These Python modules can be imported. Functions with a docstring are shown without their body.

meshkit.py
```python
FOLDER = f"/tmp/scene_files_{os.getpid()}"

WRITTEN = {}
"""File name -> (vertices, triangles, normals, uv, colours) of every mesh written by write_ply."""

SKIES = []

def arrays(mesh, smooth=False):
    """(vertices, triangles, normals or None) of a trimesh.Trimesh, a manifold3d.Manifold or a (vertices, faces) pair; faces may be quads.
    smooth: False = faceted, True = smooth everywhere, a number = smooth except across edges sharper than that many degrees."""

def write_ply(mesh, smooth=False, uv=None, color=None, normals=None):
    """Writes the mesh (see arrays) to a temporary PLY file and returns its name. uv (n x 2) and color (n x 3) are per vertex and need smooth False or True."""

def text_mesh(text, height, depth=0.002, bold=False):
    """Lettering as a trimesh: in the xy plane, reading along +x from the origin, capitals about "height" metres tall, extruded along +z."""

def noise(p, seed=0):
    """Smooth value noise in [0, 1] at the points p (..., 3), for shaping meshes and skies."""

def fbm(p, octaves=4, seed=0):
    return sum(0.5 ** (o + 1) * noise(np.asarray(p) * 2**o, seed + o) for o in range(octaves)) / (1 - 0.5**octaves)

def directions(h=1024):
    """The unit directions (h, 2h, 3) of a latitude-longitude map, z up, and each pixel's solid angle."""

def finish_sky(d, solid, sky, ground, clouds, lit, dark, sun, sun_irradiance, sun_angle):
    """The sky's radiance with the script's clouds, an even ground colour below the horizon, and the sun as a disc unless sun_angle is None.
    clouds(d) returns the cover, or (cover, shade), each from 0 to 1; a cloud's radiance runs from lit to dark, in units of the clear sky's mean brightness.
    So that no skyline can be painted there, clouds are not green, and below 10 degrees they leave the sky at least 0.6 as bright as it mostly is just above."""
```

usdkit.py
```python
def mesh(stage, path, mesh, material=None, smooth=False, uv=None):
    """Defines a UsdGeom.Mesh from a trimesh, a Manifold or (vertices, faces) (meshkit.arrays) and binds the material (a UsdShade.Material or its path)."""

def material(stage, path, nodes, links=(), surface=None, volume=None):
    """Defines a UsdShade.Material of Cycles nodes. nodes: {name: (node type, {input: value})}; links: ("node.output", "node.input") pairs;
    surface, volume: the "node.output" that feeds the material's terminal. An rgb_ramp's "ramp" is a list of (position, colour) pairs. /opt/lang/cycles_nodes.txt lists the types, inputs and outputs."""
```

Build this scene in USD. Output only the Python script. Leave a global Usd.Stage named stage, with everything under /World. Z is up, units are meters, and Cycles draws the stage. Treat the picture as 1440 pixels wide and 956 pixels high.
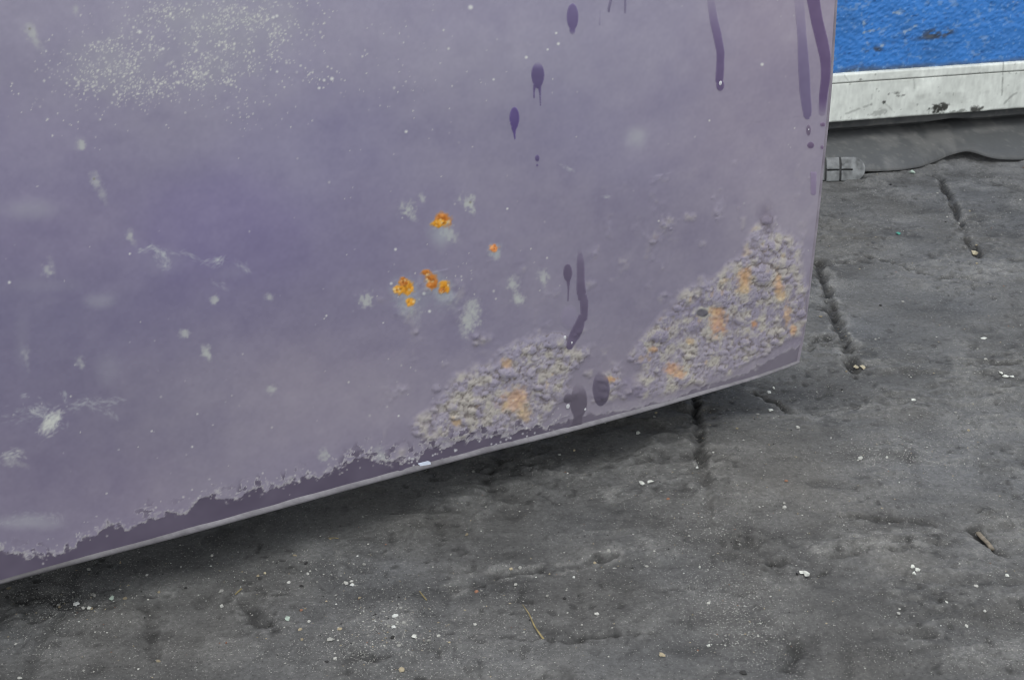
import math, numpy as np, trimesh, usdkit, meshkit
from pxr import Usd, UsdGeom, UsdShade, UsdLux, Gf, Sdf, Vt
from scipy.spatial import Delaunay
from scipy.ndimage import map_coordinates, gaussian_filter
from shapely.geometry import Polygon, Point, LineString, box as sbox

stage = Usd.Stage.CreateInMemory()
UsdGeom.SetStageUpAxis(stage, UsdGeom.Tokens.z)
UsdGeom.SetStageMetersPerUnit(stage, 1.0)
W = UsdGeom.Xform.Define(stage, '/World')
stage.SetDefaultPrim(W.GetPrim())
UsdGeom.Scope.Define(stage, '/World/Looks')

# ------------------------------------------------------------------ camera, sky, light, exposure
CAM_H, PITCH = 0.95, math.radians(26.0)
cam = UsdGeom.Camera.Define(stage, '/World/camera')
cam.AddTranslateOp().Set(Gf.Vec3d(0, 0, CAM_H))
cam.AddRotateXOp().Set(90 - 26.0)
cam.CreateHorizontalApertureAttr(36.0)
cam.CreateVerticalApertureAttr(36.0 * 679 / 1024)
cam.CreateFocalLengthAttr(50.0)
cam.CreateFStopAttr(16.0)
cam.CreateFocusDistanceAttr(1.75)
cam.CreateClippingRangeAttr(Gf.Vec2f(0.05, 200))
EXPOSURE = 0.72
cam.CreateExposureAttr(EXPOSURE)

SUN_EL, SUN_AZ = math.radians(78), math.radians(-150)     # overcast: high, behind the camera and a little to the left
sd = np.array([math.sin(SUN_AZ) * math.cos(SUN_EL), math.cos(SUN_AZ) * math.cos(SUN_EL), math.sin(SUN_EL)])
usdkit.material(stage, '/World/Looks/sky', {
    'c': ('texture_coordinate', {}),
    'n': ('noise_texture', {'scale': 2.2, 'detail': 4.0, 'roughness': 0.55}),
    'r': ('rgb_ramp', {'ramp': [(0.3, (0.86, 0.86, 0.86)), (0.7, (0.97, 0.97, 0.97))]}),
    's': ('sky_texture', {'sky_type': 'single_scattering', 'sun_disc': False, 'sun_elevation': SUN_EL, 'sun_rotation': SUN_AZ}),
    'z': ('separate_xyz', {}),                              # an overcast sky is three times as bright overhead as at the horizon
    'zk': ('map_range', {'from_min': 0.0, 'from_max': 1.0, 'to_min': 0.333, 'to_max': 1.0, 'clamp': True}),
    'cl': ('mix_color', {'blend_type': 'multiply', 'fac': 1.0, 'a': (10.4, 10.5, 10.7), 'use_clamp': False}),
    'm': ('mix_color', {'use_clamp': False}),
    'w': ('rgb_to_bw', {}),
    'b': ('background_shader', {'strength': 0.1})},
    [('c.generated', 'n.vector'), ('c.generated', 'z.vector'), ('z.z', 'zk.value'), ('zk.result', 'cl.b'), ('cl.result', 'm.b'), ('n.fac', 'r.fac'), ('r.color', 'w.color'), ('w.val', 'm.fac'), ('s.color', 'm.a'), ('m.result', 'b.color')], surface='b.background')
dome = UsdLux.DomeLight.Define(stage, '/World/sky')
UsdShade.MaterialBindingAPI.Apply(dome.GetPrim()).Bind(UsdShade.Material.Get(stage, '/World/Looks/sky'))
dome.GetPrim().SetCustomDataByKey('kind', 'structure')
sun = UsdLux.DistantLight.Define(stage, '/World/sun')
sun.CreateNormalizeAttr(True); sun.CreateIntensityAttr(0.22); sun.CreateAngleAttr(40.0); sun.CreateColorAttr(Gf.Vec3f(1.0, 0.97, 0.93))
zq = Gf.Rotation(Gf.Vec3d(0, 0, 1), Gf.Vec3d(*map(float, sd))).GetQuat()
sun.AddOrientOp().Set(Gf.Quatf(zq))

# ------------------------------------------------------------------ helpers
FPX = 2000.0
CF = np.array([0, math.cos(PITCH), -math.sin(PITCH)]); CU = np.array([0, math.sin(PITCH), math.cos(PITCH)]); CR = np.array([1.0, 0, 0]); CC = np.array([0, 0, CAM_H])
def ray(u, v):
    """Survey of the photograph: the direction in which a mark at (u, v) of the photograph lies, used once to find where in the world it stands."""
    u, v = np.asarray(u, float)[..., None], np.asarray(v, float)[..., None]
    return CF + CR * (u - 720) / FPX - CU * (v - 478) / FPX
def on_plane(u, v, p0, n):
    d = ray(u, v)
    return CC + d * (((p0 - CC) @ n) / (d @ n))[..., None]
def on_ground(u, v, z=0.0): return on_plane(u, v, np.array([0, 0, z]), np.array([0, 0, 1.0]))
def survey(P):
    q = np.asarray(P, float) - CC
    w = q @ CF
    return 720 + FPX * (q @ CR) / w, 478 - FPX * (q @ CU) / w

def lin(c):
    c = np.clip(np.asarray(c, float) / 255.0, 0, 1)
    return np.where(c <= 0.04045, c / 12.92, ((c + 0.055) / 1.055) ** 2.4)
def sstep(x, a, b):
    t = np.clip((x - a) / (b - a), 0, 1); return t * t * (3 - 2 * t)
def fb(u, v, scale, octv=4, seed=0):
    return meshkit.fbm(np.stack([np.asarray(u) / scale, np.asarray(v) / scale, np.full(np.shape(u), seed * 7.31)], -1), octv, seed)

USED = {}
def path_for(name, parent='/World'):
    parent = str(parent.GetPath()) if hasattr(parent, 'GetPath') else parent
    k = (parent, name); n = USED.get(k, 0); USED[k] = n + 1
    return f'{parent}/{name}' + (f'_{n:03d}' if n else '')
def tag(prim, label=None, cat=None, group=None, kind=None):
    p = prim.GetPrim() if hasattr(prim, 'GetPrim') else prim
    for k, x in (('label', label), ('category', cat), ('group', group), ('kind', kind)):
        if x: p.SetCustomDataByKey(k, x)
    return prim
def empty(name, loc=(0, 0, 0), rz=0.0):
    x = UsdGeom.Xform.Define(stage, path_for(name))
    x.AddTranslateOp().Set(Gf.Vec3d(*map(float, loc)))
    if rz: x.AddRotateZOp().Set(math.degrees(rz))
    return x
def put(name, mesh, mat, parent='/World', smooth=30, col=None, extra=None, normals=None):
    m = usdkit.mesh(stage, path_for(name, parent), mesh, f'/World/Looks/{mat}', smooth=smooth)
    pv = UsdGeom.PrimvarsAPI(m)
    if col is not None:
        pv.CreatePrimvar('col', Sdf.ValueTypeNames.Color3fArray, 'vertex').Set(Vt.Vec3fArray.FromNumpy(np.asarray(col, np.float32)))
    for k, a in (extra or {}).items():
        pv.CreatePrimvar(k, Sdf.ValueTypeNames.FloatArray, 'vertex').Set(Vt.FloatArray.FromNumpy(np.asarray(a, np.float32)))
    if normals is not None:
        m.CreateNormalsAttr(Vt.Vec3fArray.FromNumpy(np.asarray(normals, np.float32))); m.SetNormalsInterpolation('vertex')
    return m
def grid_faces(nr, nc):
    i = np.arange(nr * nc).reshape(nr, nc)
    a, b, c, d = i[:-1, :-1], i[:-1, 1:], i[1:, 1:], i[1:, :-1]
    return np.concatenate([np.stack([a, b, c], -1).reshape(-1, 3), np.stack([a, c, d], -1).reshape(-1, 3)])
def compact(v, f, *attrs):
    used = np.unique(f); idx = np.full(len(v), -1); idx[used] = np.arange(len(used))
    return (v[used], idx[f]) + tuple(a[used] for a in attrs)
def drop_flat(v, f):
    ar = np.linalg.norm(np.cross(v[f[:, 1]] - v[f[:, 0]], v[f[:, 2]] - v[f[:, 0]]), axis=1)
    return f[ar > 1e-11]
def vnormals(v, f):
    n = np.zeros_like(v); c = np.cross(v[f[:, 1]] - v[f[:, 0]], v[f[:, 2]] - v[f[:, 0]])
    for k in range(3): np.add.at(n, f[:, k], c)
    return n / np.maximum(np.linalg.norm(n, axis=1, keepdims=True), 1e-20)
def steps(*segs):
    """Grid lines: (start, end, spacing) runs joined end to end."""
    out = [np.linspace(a, b, max(2, int(round((b - a) / h)) + 1)) for a, b, h in segs]
    return np.unique(np.round(np.concatenate(out), 6))

# ------------------------------------------------------------------ materials
def plain(name, color, rough=0.6, spec=0.4, bump=0.0, bscale=300.0, vary=0.25, vscale=60.0):
    usdkit.material(stage, f'/World/Looks/{name}', {
        'g': ('texture_coordinate', {}),
        'n': ('noise_texture', {'scale': vscale, 'detail': 4.0}),
        'k': ('map_range', {'from_min': 0.3, 'from_max': 0.7, 'to_min': 1 - vary, 'to_max': 1 + vary}),
        'c': ('mix_color', {'blend_type': 'multiply', 'fac': 1.0, 'a': color, 'use_clamp': False}),
        'bn': ('noise_texture', {'scale': bscale, 'detail': 3.0}),
        'bp': ('bump', {'strength': bump, 'distance': 0.001}),
        'p': ('principled_bsdf', {'roughness': rough, 'specular_ior_level': spec})},
        [('g.object', 'n.vector'), ('g.object', 'bn.vector'), ('n.fac', 'k.value'), ('k.result', 'c.b'), ('c.result', 'p.base_color'),
         ('bn.fac', 'bp.height'), ('bp.normal', 'p.normal')], surface='p.BSDF')
def worn(name, spec=0.4, bump=0.1, bscale=500.0, rough=None, bdist=0.001, metallic=0.0, grain=0.0, gscale=900.0):
    """A surface whose colour and roughness are its own, vertex by vertex."""
    nodes = {'a': ('attribute', {'attribute': 'col'}), 'g': ('texture_coordinate', {}),
             'bn': ('noise_texture', {'scale': bscale, 'detail': 3.0, 'roughness': 0.6}),
             'bp': ('bump', {'strength': bump, 'distance': bdist}),
             'gn': ('noise_texture', {'scale': gscale, 'detail': 2.0, 'roughness': 0.7}),
             'gk': ('map_range', {'from_min': 0.25, 'from_max': 0.75, 'to_min': 1 - grain, 'to_max': 1 + grain}),
             'c': ('mix_color', {'blend_type': 'multiply', 'fac': 1.0, 'use_clamp': False}),
             'p': ('principled_bsdf', {'specular_ior_level': spec, 'metallic': metallic, 'roughness': 0.5 if rough is None else rough})}
    links = [('a.color', 'c.a'), ('g.object', 'gn.vector'), ('gn.fac', 'gk.value'), ('gk.result', 'c.b'), ('c.result', 'p.base_color'), ('g.object', 'bn.vector'), ('bn.fac', 'bp.height'), ('bp.normal', 'p.normal')]
    if rough is None:
        nodes['r'] = ('attribute', {'attribute': 'rgh'}); links.append(('r.fac', 'p.roughness'))
    usdkit.material(stage, f'/World/Looks/{name}', nodes, links, surface='p.BSDF')

worn('door_paint', spec=0.35, bump=0.06, bscale=420.0, grain=0.05, gscale=1500.0)
worn('wall_paint', spec=0.5, bump=0.25, bscale=420.0, grain=0.06)
worn('white_rail', spec=0.4, bump=0.05, rough=0.45, grain=0.05)
worn('rubber', spec=0.35, bump=0.1, rough=0.55, grain=0.12, gscale=400.0)
worn('hem', spec=0.4, bump=0.15, rough=0.45, grain=0.1)
worn('grit', spec=0.3, bump=0.0, rough=0.8)
worn('wet', spec=0.5, bump=0.0, rough=0.22)
# water film whose rim fades into the dry paint
usdkit.material(stage, '/World/Looks/water_film', {
    'a': ('attribute', {'attribute': 'col'}), 'o': ('attribute', {'attribute': 'cover'}),
    'p': ('principled_bsdf', {'roughness': 0.28, 'specular_ior_level': 0.45}), 't': ('transparent_bsdf', {'color': (1, 1, 1)}), 'm': ('mix_closure', {})},
    [('a.color', 'p.base_color'), ('o.fac', 'm.fac'), ('t.BSDF', 'm.closure1'), ('p.BSDF', 'm.closure2')], surface='m.closure')
# paving: grimy grey with pale and dark grains
usdkit.material(stage, '/World/Looks/paving', {
    'a': ('attribute', {'attribute': 'col'}), 'sp': ('attribute', {'attribute': 'speck'}), 'g': ('geometry', {}),
    'n1': ('noise_texture', {'scale': 190.0, 'detail': 5.0, 'roughness': 0.7}),
    'k1': ('map_range', {'from_min': 0.3, 'from_max': 0.7, 'to_min': 0.68, 'to_max': 1.32}),
    'c1': ('mix_color', {'blend_type': 'multiply', 'fac': 1.0, 'use_clamp': False}),
    'n2': ('noise_texture', {'scale': 520.0, 'detail': 2.0, 'roughness': 0.6}),
    'th': ('math', {'math_type': 'subtract', 'value1': 0.74}),
    'm2': ('math', {'math_type': 'subtract'}),
    'k2': ('math', {'math_type': 'multiply', 'value2': 16.0, 'use_clamp': True}),
    'c2': ('mix_color', {'b': (0.33, 0.33, 0.31), 'use_clamp': False}),
    'n3': ('noise_texture', {'scale': 330.0, 'detail': 3.0, 'roughness': 0.65}),
    'k3': ('map_range', {'from_min': 0.30, 'from_max': 0.38, 'to_min': 0.75, 'to_max': 0.0, 'clamp': True}),
    'c3': ('mix_color', {'b': (0.022, 0.022, 0.023), 'use_clamp': False}),
    'nb': ('noise_texture', {'scale': 160.0, 'detail': 8.0, 'roughness': 0.78}),
    'bp': ('bump', {'strength': 0.8, 'distance': 0.004}),
    'p': ('principled_bsdf', {'roughness': 0.72, 'specular_ior_level': 0.35})},
    [('g.position', 'n1.vector'), ('g.position', 'n2.vector'), ('g.position', 'n3.vector'), ('g.position', 'nb.vector'),
     ('n1.fac', 'k1.value'), ('a.color', 'c1.a'), ('k1.result', 'c1.b'), ('sp.fac', 'th.value2'), ('n2.fac', 'm2.value1'), ('th.value', 'm2.value2'), ('m2.value', 'k2.value1'),
     ('k2.value', 'c2.fac'), ('c3.result', 'c2.a'), ('n3.fac', 'k3.value'), ('k3.result', 'c3.fac'), ('c1.result', 'c3.a'),
     ('c2.result', 'p.base_color'), ('nb.fac', 'bp.height'), ('bp.normal', 'p.normal')], surface='p.BSDF')
plain('inner_metal', (0.04, 0.036, 0.05), 0.5)
plain('black_seal', (0.02, 0.02, 0.02), 0.6)
plain('wall_core', (0.12, 0.12, 0.12), 0.7)
plain('white_chip', (0.5, 0.52, 0.48), 0.7, bump=0.3, vary=0.2, vscale=200)
plain('green_chip', (0.34, 0.42, 0.36), 0.6, bump=0.3, vary=0.25, vscale=200)
plain('sandy_chip', (0.40, 0.36, 0.25), 0.7, bump=0.3, vary=0.3, vscale=200)
plain('teal_chip', (0.05, 0.22, 0.17), 0.5)
plain('straw', (0.22, 0.18, 0.085), 0.6, vary=0.35, vscale=120)
plain('wood', (0.15, 0.13, 0.10), 0.75, bump=0.4, vary=0.35, vscale=150)
plain('paper', (0.62, 0.68, 0.80), 0.6, vary=0.08)
plain('dark_chip_and_shade', (0.02, 0.02, 0.021), 0.6)
plain('brick_chip', (0.22, 0.11, 0.07), 0.7)

# ------------------------------------------------------------------ the pavement
YAW = math.radians(5.0)
def joint_xy(pts): return on_ground([p[0] for p in pts], [p[1] for p in pts])[:, :2]
gx = steps((-3.0, -0.75, 0.05), (-0.75, -0.62, 0.01), (-0.62, 1.12, 0.0024), (1.12, 1.3, 0.01), (1.3, 3.0, 0.05))
gy = steps((-1.5, 0.9, 0.05), (0.9, 1.06, 0.01), (1.06, 2.0, 0.0022), (2.0, 2.8, 0.0034), (2.8, 3.0, 0.01), (3.0, 4.5, 0.05))
GX, GY = np.meshgrid(gx, gy)
fine = (GX > -0.65) & (GX < 1.15) & (GY > 1.0) & (GY < 2.85)
def seg_dist(x, y, pts):
    """Distance to a polyline and the side of it."""
    d = np.full(x.shape, 9.0)
    for a, b in zip(pts[:-1], pts[1:]):
        ab = b - a; L2 = ab @ ab
        t = np.clip(((x - a[0]) * ab[0] + (y - a[1]) * ab[1]) / L2, 0, 1)
        d = np.minimum(d, np.hypot(x - a[0] - t * ab[0], y - a[1] - t * ab[1]))
    return d
wob1 = (fb(GX, GY, 0.07, 3, 11) - 0.5) * 0.045
wob2 = (fb(GX, GY, 0.07, 3, 12) - 0.5) * 0.045
PA = GX * math.cos(YAW) - GY * math.sin(YAW)      # across the rows
PB = GX * math.sin(YAW) + GY * math.cos(YAW)      # along the joints that run away from the camera
def ab(x, y): return x * math.cos(YAW) - y * math.sin(YAW), x * math.sin(YAW) + y * math.cos(YAW)
rows = np.array([0.62, 0.99, 1.36, 1.735, 2.29, 2.76, 3.2])
anchor = [0.0, ab(-0.21, 1.26)[0], ab(0.245, 1.56)[0], ab(0.512, 2.04)[0], ab(0.83, 2.49)[0], 0.1]
pitchs = [0.28, 0.28, 0.27, 0.285, 0.29, 0.28]
pa, pb = PA + wob1, PB + wob2
row = np.searchsorted(rows, pb) - 1
anc = np.array(anchor + [0])[np.clip(row, 0, 5)]; pit = np.array(pitchs + [.28])[np.clip(row, 0, 5)]
colf = (pa - anc) / pit
coli = np.floor(colf).astype(int)
dj = np.minimum(np.abs(colf - np.round(colf)) * pit, np.min(np.abs(pb[..., None] - rows), -1))

h = (fb(GX, GY, 0.35, 3, 1) - 0.5) * 0.016 + (fb(GX, GY, 0.06, 4, 2) - 0.5) * 0.008
h += (fb(GX, GY * 0.8, 0.018, 4, 3) - 0.5) * 0.0030
h += np.clip(fb(GX, GY, 0.009, 2, 4) - 0.56, 0, 1) * 0.004
ridge = (1 - np.abs(fb(GX * 0.5, GY, 0.035, 4, 17) - .5) * 2) ** 5 * sstep(fb(GX, GY, 0.12, 2, 18), .42, .62)      # trodden crusts of dirt
h += ridge * 0.006
pits = sstep(fb(GX, GY, 0.011, 2, 19), .66, .78) * sstep(fb(GX, GY, 0.09, 2, 20), .45, .6)
h -= pits * 0.0013
rough_patch = sstep(fb(GX, GY, 0.14, 3, 5), 0.5, 0.66)
h += rough_patch * (fb(GX, GY, 0.011, 3, 6) - 0.5) * 0.0055
h -= sstep(fb(GX * .7, GY, 0.03, 4, 9), 0.6, 0.74) * 0.0018
filled = sstep(fb(GX, GY, 0.16, 2, 8), 0.38, 0.62)
joint = (1 - sstep(dj, 0.002, 0.011))
h -= joint * 0.003 * (1 - 0.8 * filled)
dark = joint * (1 - filled) * 0.3
light = np.zeros_like(h)
CRACKS = [  # marks of the photograph, width mm, depth mm, darkness, pale rim
    ([(1150, 368), (1163, 410), (1178, 455), (1190, 490), (1204, 524)], 19, 14, 0.95, 0.9),
    ([(1204, 524), (1214, 560), (1218, 585)], 6, 2, 0.3, 0.2),
    ([(1320, 244), (1340, 290), (1355, 325), (1373, 360)], 16, 13, 0.95, 0.5),
    ([(976, 556), (981, 600), (988, 655)], 18, 9, 0.95, 0.3),
    ([(988, 655), (1000, 720), (1002, 800)], 6, 2, 0.25, 0.2),
    ([(1062, 552), (1090, 568), (1112, 580), (1132, 592)], 12, 9, 0.9, 0.5),
    ([(1132, 592), (1200, 578), (1290, 572)], 7, 1.5, 0.15, 0.9),
    ([(1165, 372), (1230, 362), (1270, 374), (1320, 390), (1440, 380)], 12, 5, 0.6, 0.8),
    ([(345, 842), (360, 862), (378, 886)], 20, 10, 0.7, 0.3),
    ([(300, 836), (345, 838), (395, 836)], 7, 4, 0.4, 0.4),
    ([(640, 828), (700, 808), (760, 803), (800, 800), (862, 786)], 14, 7, 0.55, 1.0),
    ([(900, 835), (960, 832), (1060, 838)], 8, 3, 0.3, 0.4),
    ([(770, 902), (830, 898), (920, 890)], 9, 5, 0.5, 0.3),
    ([(1150, 775), (1200, 765), (1240, 758), (1320, 752)], 14, -6, 0.0, 1.0),
    ([(1165, 784), (1210, 776), (1290, 772)], 9, 5, 0.55, 0.1),
    ([(1180, 728), (1230, 733), (1260, 730), (1310, 736)], 10, 5, 0.5, 0.1),
    ([(1040, 765), (1075, 772), (1100, 790)], 26, 5, 0.55, 0.0),
    ([(1060, 798), (1090, 792)], 14, 5, 0.6, 0.0),
    ([(1370, 745), (1390, 760), (1402, 775)], 16, 9, 0.8, 0.3),
    ([(25, 850), (60, 842), (110, 848)], 22, 7, 0.85, 0.2),
    ([(0, 878), (60, 868), (140, 850), (240, 838)], 7, 3, 0.35, 0.7),
    ([(505, 920), (520, 926)], 14, 9, 0.7, 0.2),
    ([(1150, 480), (1140, 492), (1165, 478)], 15, 7, 0.8, 0.0),
    ([(1120, 905), (1105, 935)], 22, 4, 0.55, 0.0),
    ([(1260, 885), (1310, 890)], 12, 5, 0.55, 0.2),
    ([(1360, 515), (1385, 518), (1440, 512)], 9, 5, 0.5, 0.4),
    ([(1160, 660), (1260, 650), (1350, 652)], 6, 1.5, 0.1, 0.8),
    ([(860, 700), (910, 690), (960, 686)], 12, 3, 0.3, 0.4),
    ([(1130, 820), (1160, 806), (1195, 800)], 10, 4, 0.4, 0.4),
    ([(880, 655), (930, 640), (985, 640)], 24, 4, 0.5, 0.0),
    ([(700, 660), (780, 655)], 24, 4, 0.5, 0.0),
    ([(485, 775), (490, 830)], 10, 2, 0.1, 0.6),
    ([(205, 855), (212, 925)], 12, 3, 0.35, 0.1),
]
WV1, WV2, WV3, WV4 = fb(GX, GY, 0.016, 4, 24), fb(GX, GY, 0.016, 4, 25), fb(GX, GY, 0.012, 4, 21), fb(GX, GY, 0.03, 3, 26)
CR1 = fb(GX, GY, 0.0085, 3, 27)
CRUMB = np.zeros_like(h)
for pts, wd, dp, dk, lt in CRACKS:
    P = joint_xy(pts)
    m = (GX > P[:, 0].min() - .06) & (GX < P[:, 0].max() + .06) & (GY > P[:, 1].min() - .06) & (GY < P[:, 1].max() + .06)
    xx, yy = GX[m] + wob1[m] * 0.3 + (WV1[m] - .5) * .018, GY[m] + wob2[m] * 0.3 + (WV2[m] - .5) * .02
    d = seg_dist(xx, yy, P) * 1000 * (0.45 + 1.2 * WV3[m])
    prof = (1 - sstep(d, wd * 0.05, wd * 0.75)) * sstep(WV4[m] + .2 * dk, .40, .66)
    h[m] -= prof * dp * .75 / 1000
    near = 1 - sstep(d, wd * .4, wd * 1.9)
    h[m] += near * (CR1[m] - .5) * 0.009 * min(1, abs(dp) / 5)
    CRUMB[m] = np.maximum(CRUMB[m], near * min(1, abs(dp) / 5))
    dark[m] = np.maximum(dark[m], prof * dk * (0.45 + 0.9 * fb(xx, yy, 0.01, 3, 22)))
    light[m] = np.maximum(light[m], lt * np.exp(-((d - wd * 0.75) / (wd * 0.38)) ** 2) * sstep(fb(xx, yy, 0.02, 3, 23), 0.38, 0.68))
tone = 1 + (fb(GX, GY, 0.22, 4, 31) - 0.5) * 0.7 + (fb(GX * 0.45, GY, 0.05, 5, 32) - 0.5) * 0.95 + (fb(GX * .5, GY, 0.014, 4, 33) - 0.5) * 0.55
warm = np.clip((fb(GX, GY, 0.18, 3, 34) - 0.5) * 2.2, -1, 1)
G0 = np.array([0.0955, 0.0965, 0.0955])
gcol = G0 * tone[..., None] * (1 + warm[..., None] * np.array([0.06, 0.015, -0.07]))
gcol = gcol * (1 - dark[..., None] * 0.88) * (1 + CRUMB * (CR1 - .52) * 2.2)[..., None]
gcol *= (1 - .45 * pits)[..., None]
dust = np.clip(light * 0.8 + .5 * ridge * sstep(fb(GX, GY, 0.01, 3, 40), .4, .65) + 0.35 * sstep(fb(GX, GY, 0.06, 4, 35), 0.56, 0.75), 0, 1)
gcol = gcol * (1 - dust[..., None] * 0.72) + np.array([0.215, 0.217, 0.21]) * dust[..., None] * 0.72
hp = sstep(fb(GX * .7, GY, 0.03, 4, 9), 0.58, 0.74)
gcol *= (1 - 0.26 * hp)[..., None]
hp2 = sstep(fb(GX, GY, 0.012, 3, 38), 0.6, 0.75) * sstep(fb(GX, GY, 0.11, 2, 39), .4, .65)
gcol *= (1 - 0.35 * hp2)[..., None]
speck = np.clip(0.04 + 0.10 * fb(GX, GY, 0.1, 3, 37) + 0.05 * dust, 0, 0.22)
for (uu, vv, rr, am) in [(560, 890, 90, .05), (1040, 880, 70, .06), (80, 870, 80, .05), (700, 905, 60, .02), (980, 740, 80, .03), (1250, 640, 90, .03)]:
    c = on_ground(uu, vv); r = rr / FPX * 1.6
    speck += am * np.exp(-(((GX - c[0]) / r) ** 2 + ((GY - c[1]) / (r * 1.4)) ** 2))
GV = np.stack([GX, GY, h], -1).reshape(-1, 3)
GF = grid_faces(*GX.shape)
GN = vnormals(GV, GF)
gcol = gcol.reshape(-1, 3); gsp = speck.reshape(-1)
fc = GF[:, 0]
fid = np.where(fine & (joint < 0.5) & (row >= 0) & (row < 6), (row + 1) * 100 + coli + 50, 0).reshape(-1)[fc]
pav = tag(UsdGeom.Xform.Define(stage, '/World/pavement'), 'dark grey worn stone paving with grime-filled joints and pale grit', 'pavement', kind='structure')
ids, cnt = np.unique(fid, return_counts=True)
small = set(ids[(cnt < 400)].tolist())
fid = np.where(np.isin(fid, list(small)), 0, fid)
for i in np.unique(fid):
    f = GF[fid == i]
    v, f2, c, s_, n = compact(GV, f, gcol, gsp, GN)
    put('paver' if i else 'joint_dirt', (v, f2), 'paving', pav, smooth=False, col=c, extra={'speck': s_}, normals=n)
from scipy.interpolate import RegularGridInterpolator
ground_z = RegularGridInterpolator((gy, gx), h, bounds_error=False, fill_value=0.0)
def gz(x, y): return float(ground_z((y, x)))

# ------------------------------------------------------------------ blue wall with white rail and rubber skirt
W0, W1 = on_ground(1165, 222), on_ground(1440, 200)
WS = (W1 - W0) / np.linalg.norm(W1 - W0); WN = np.array([WS[1], -WS[0], 0])        # along the wall, and out of it towards the camera
def on_wall(u, v, out=0.0):
    P = on_plane(u, v, W0 + WN * out, WN); q = P - W0
    return q @ WS, P[..., 2]
def wall_pt(s, z, out): return W0 + WS * np.asarray(s)[..., None] + WN * np.asarray(out)[..., None] + np.array([0, 0, 1.0]) * np.asarray(z)[..., None]
z_rail0 = float(on_wall(1300, 160)[1]); z_rail1 = float(on_wall(1300, 94.5)[1]); z_lip = float(on_wall(1300, 107)[1])
wall = tag(empty('blue_wall'), 'blue textured wall panel with white metal bottom rail and black rubber skirt', 'wall')
SA, SB = -0.5, 1.1
s_, z_ = steps((SA, -0.06, 0.02), (-0.06, 0.46, 0.0026), (0.46, SB, 0.02)), steps((z_rail1 - 0.02, z_rail1 + 0.2, 0.0024), (z_rail1 + 0.2, z_rail1 + 1.0, 0.03))
S, Z = np.meshgrid(s_, z_)
U_, V_ = survey(wall_pt(S, Z, np.zeros_like(S)))
tex = np.abs(fb(S * 0.85, Z * 1.25, 0.0085, 3, 41) - 0.5) * 2
o = 0.0016 * (1 - tex) ** 2.0 + 0.0026 * fb(S * 0.8, Z * 1.2, 0.0055, 2, 42)
bl = lin(np.array([58, 124, 200])) * (1 + (fb(S, Z, 0.05, 3, 43)[..., None] - 0.5) * 0.28)
def mixc(c, a, col): return c * (1 - a[..., None]) + lin(np.array(col)) * a[..., None]
grime = (1 - sstep(Z - z_rail1 + 0.02 * (fb(S, Z, 0.05, 3, 44) - 0.5), 0.0, 0.014)) * 0.85
bl = mixc(bl, np.clip(grime, 0, 1), (66, 74, 82))
bl = mixc(bl, .4 * sstep(fb(S, Z, 0.07, 4, 143), .5, .72), (52, 98, 150))
bl = mixc(bl, .55 * sstep(fb(S * .7, Z, 0.0075, 3, 144), .62, .74), (34, 72, 128))
bl = mixc(bl, .45 * sstep(fb(S * .7, Z, 0.009, 3, 145), .64, .76), (128, 160, 196))
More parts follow.
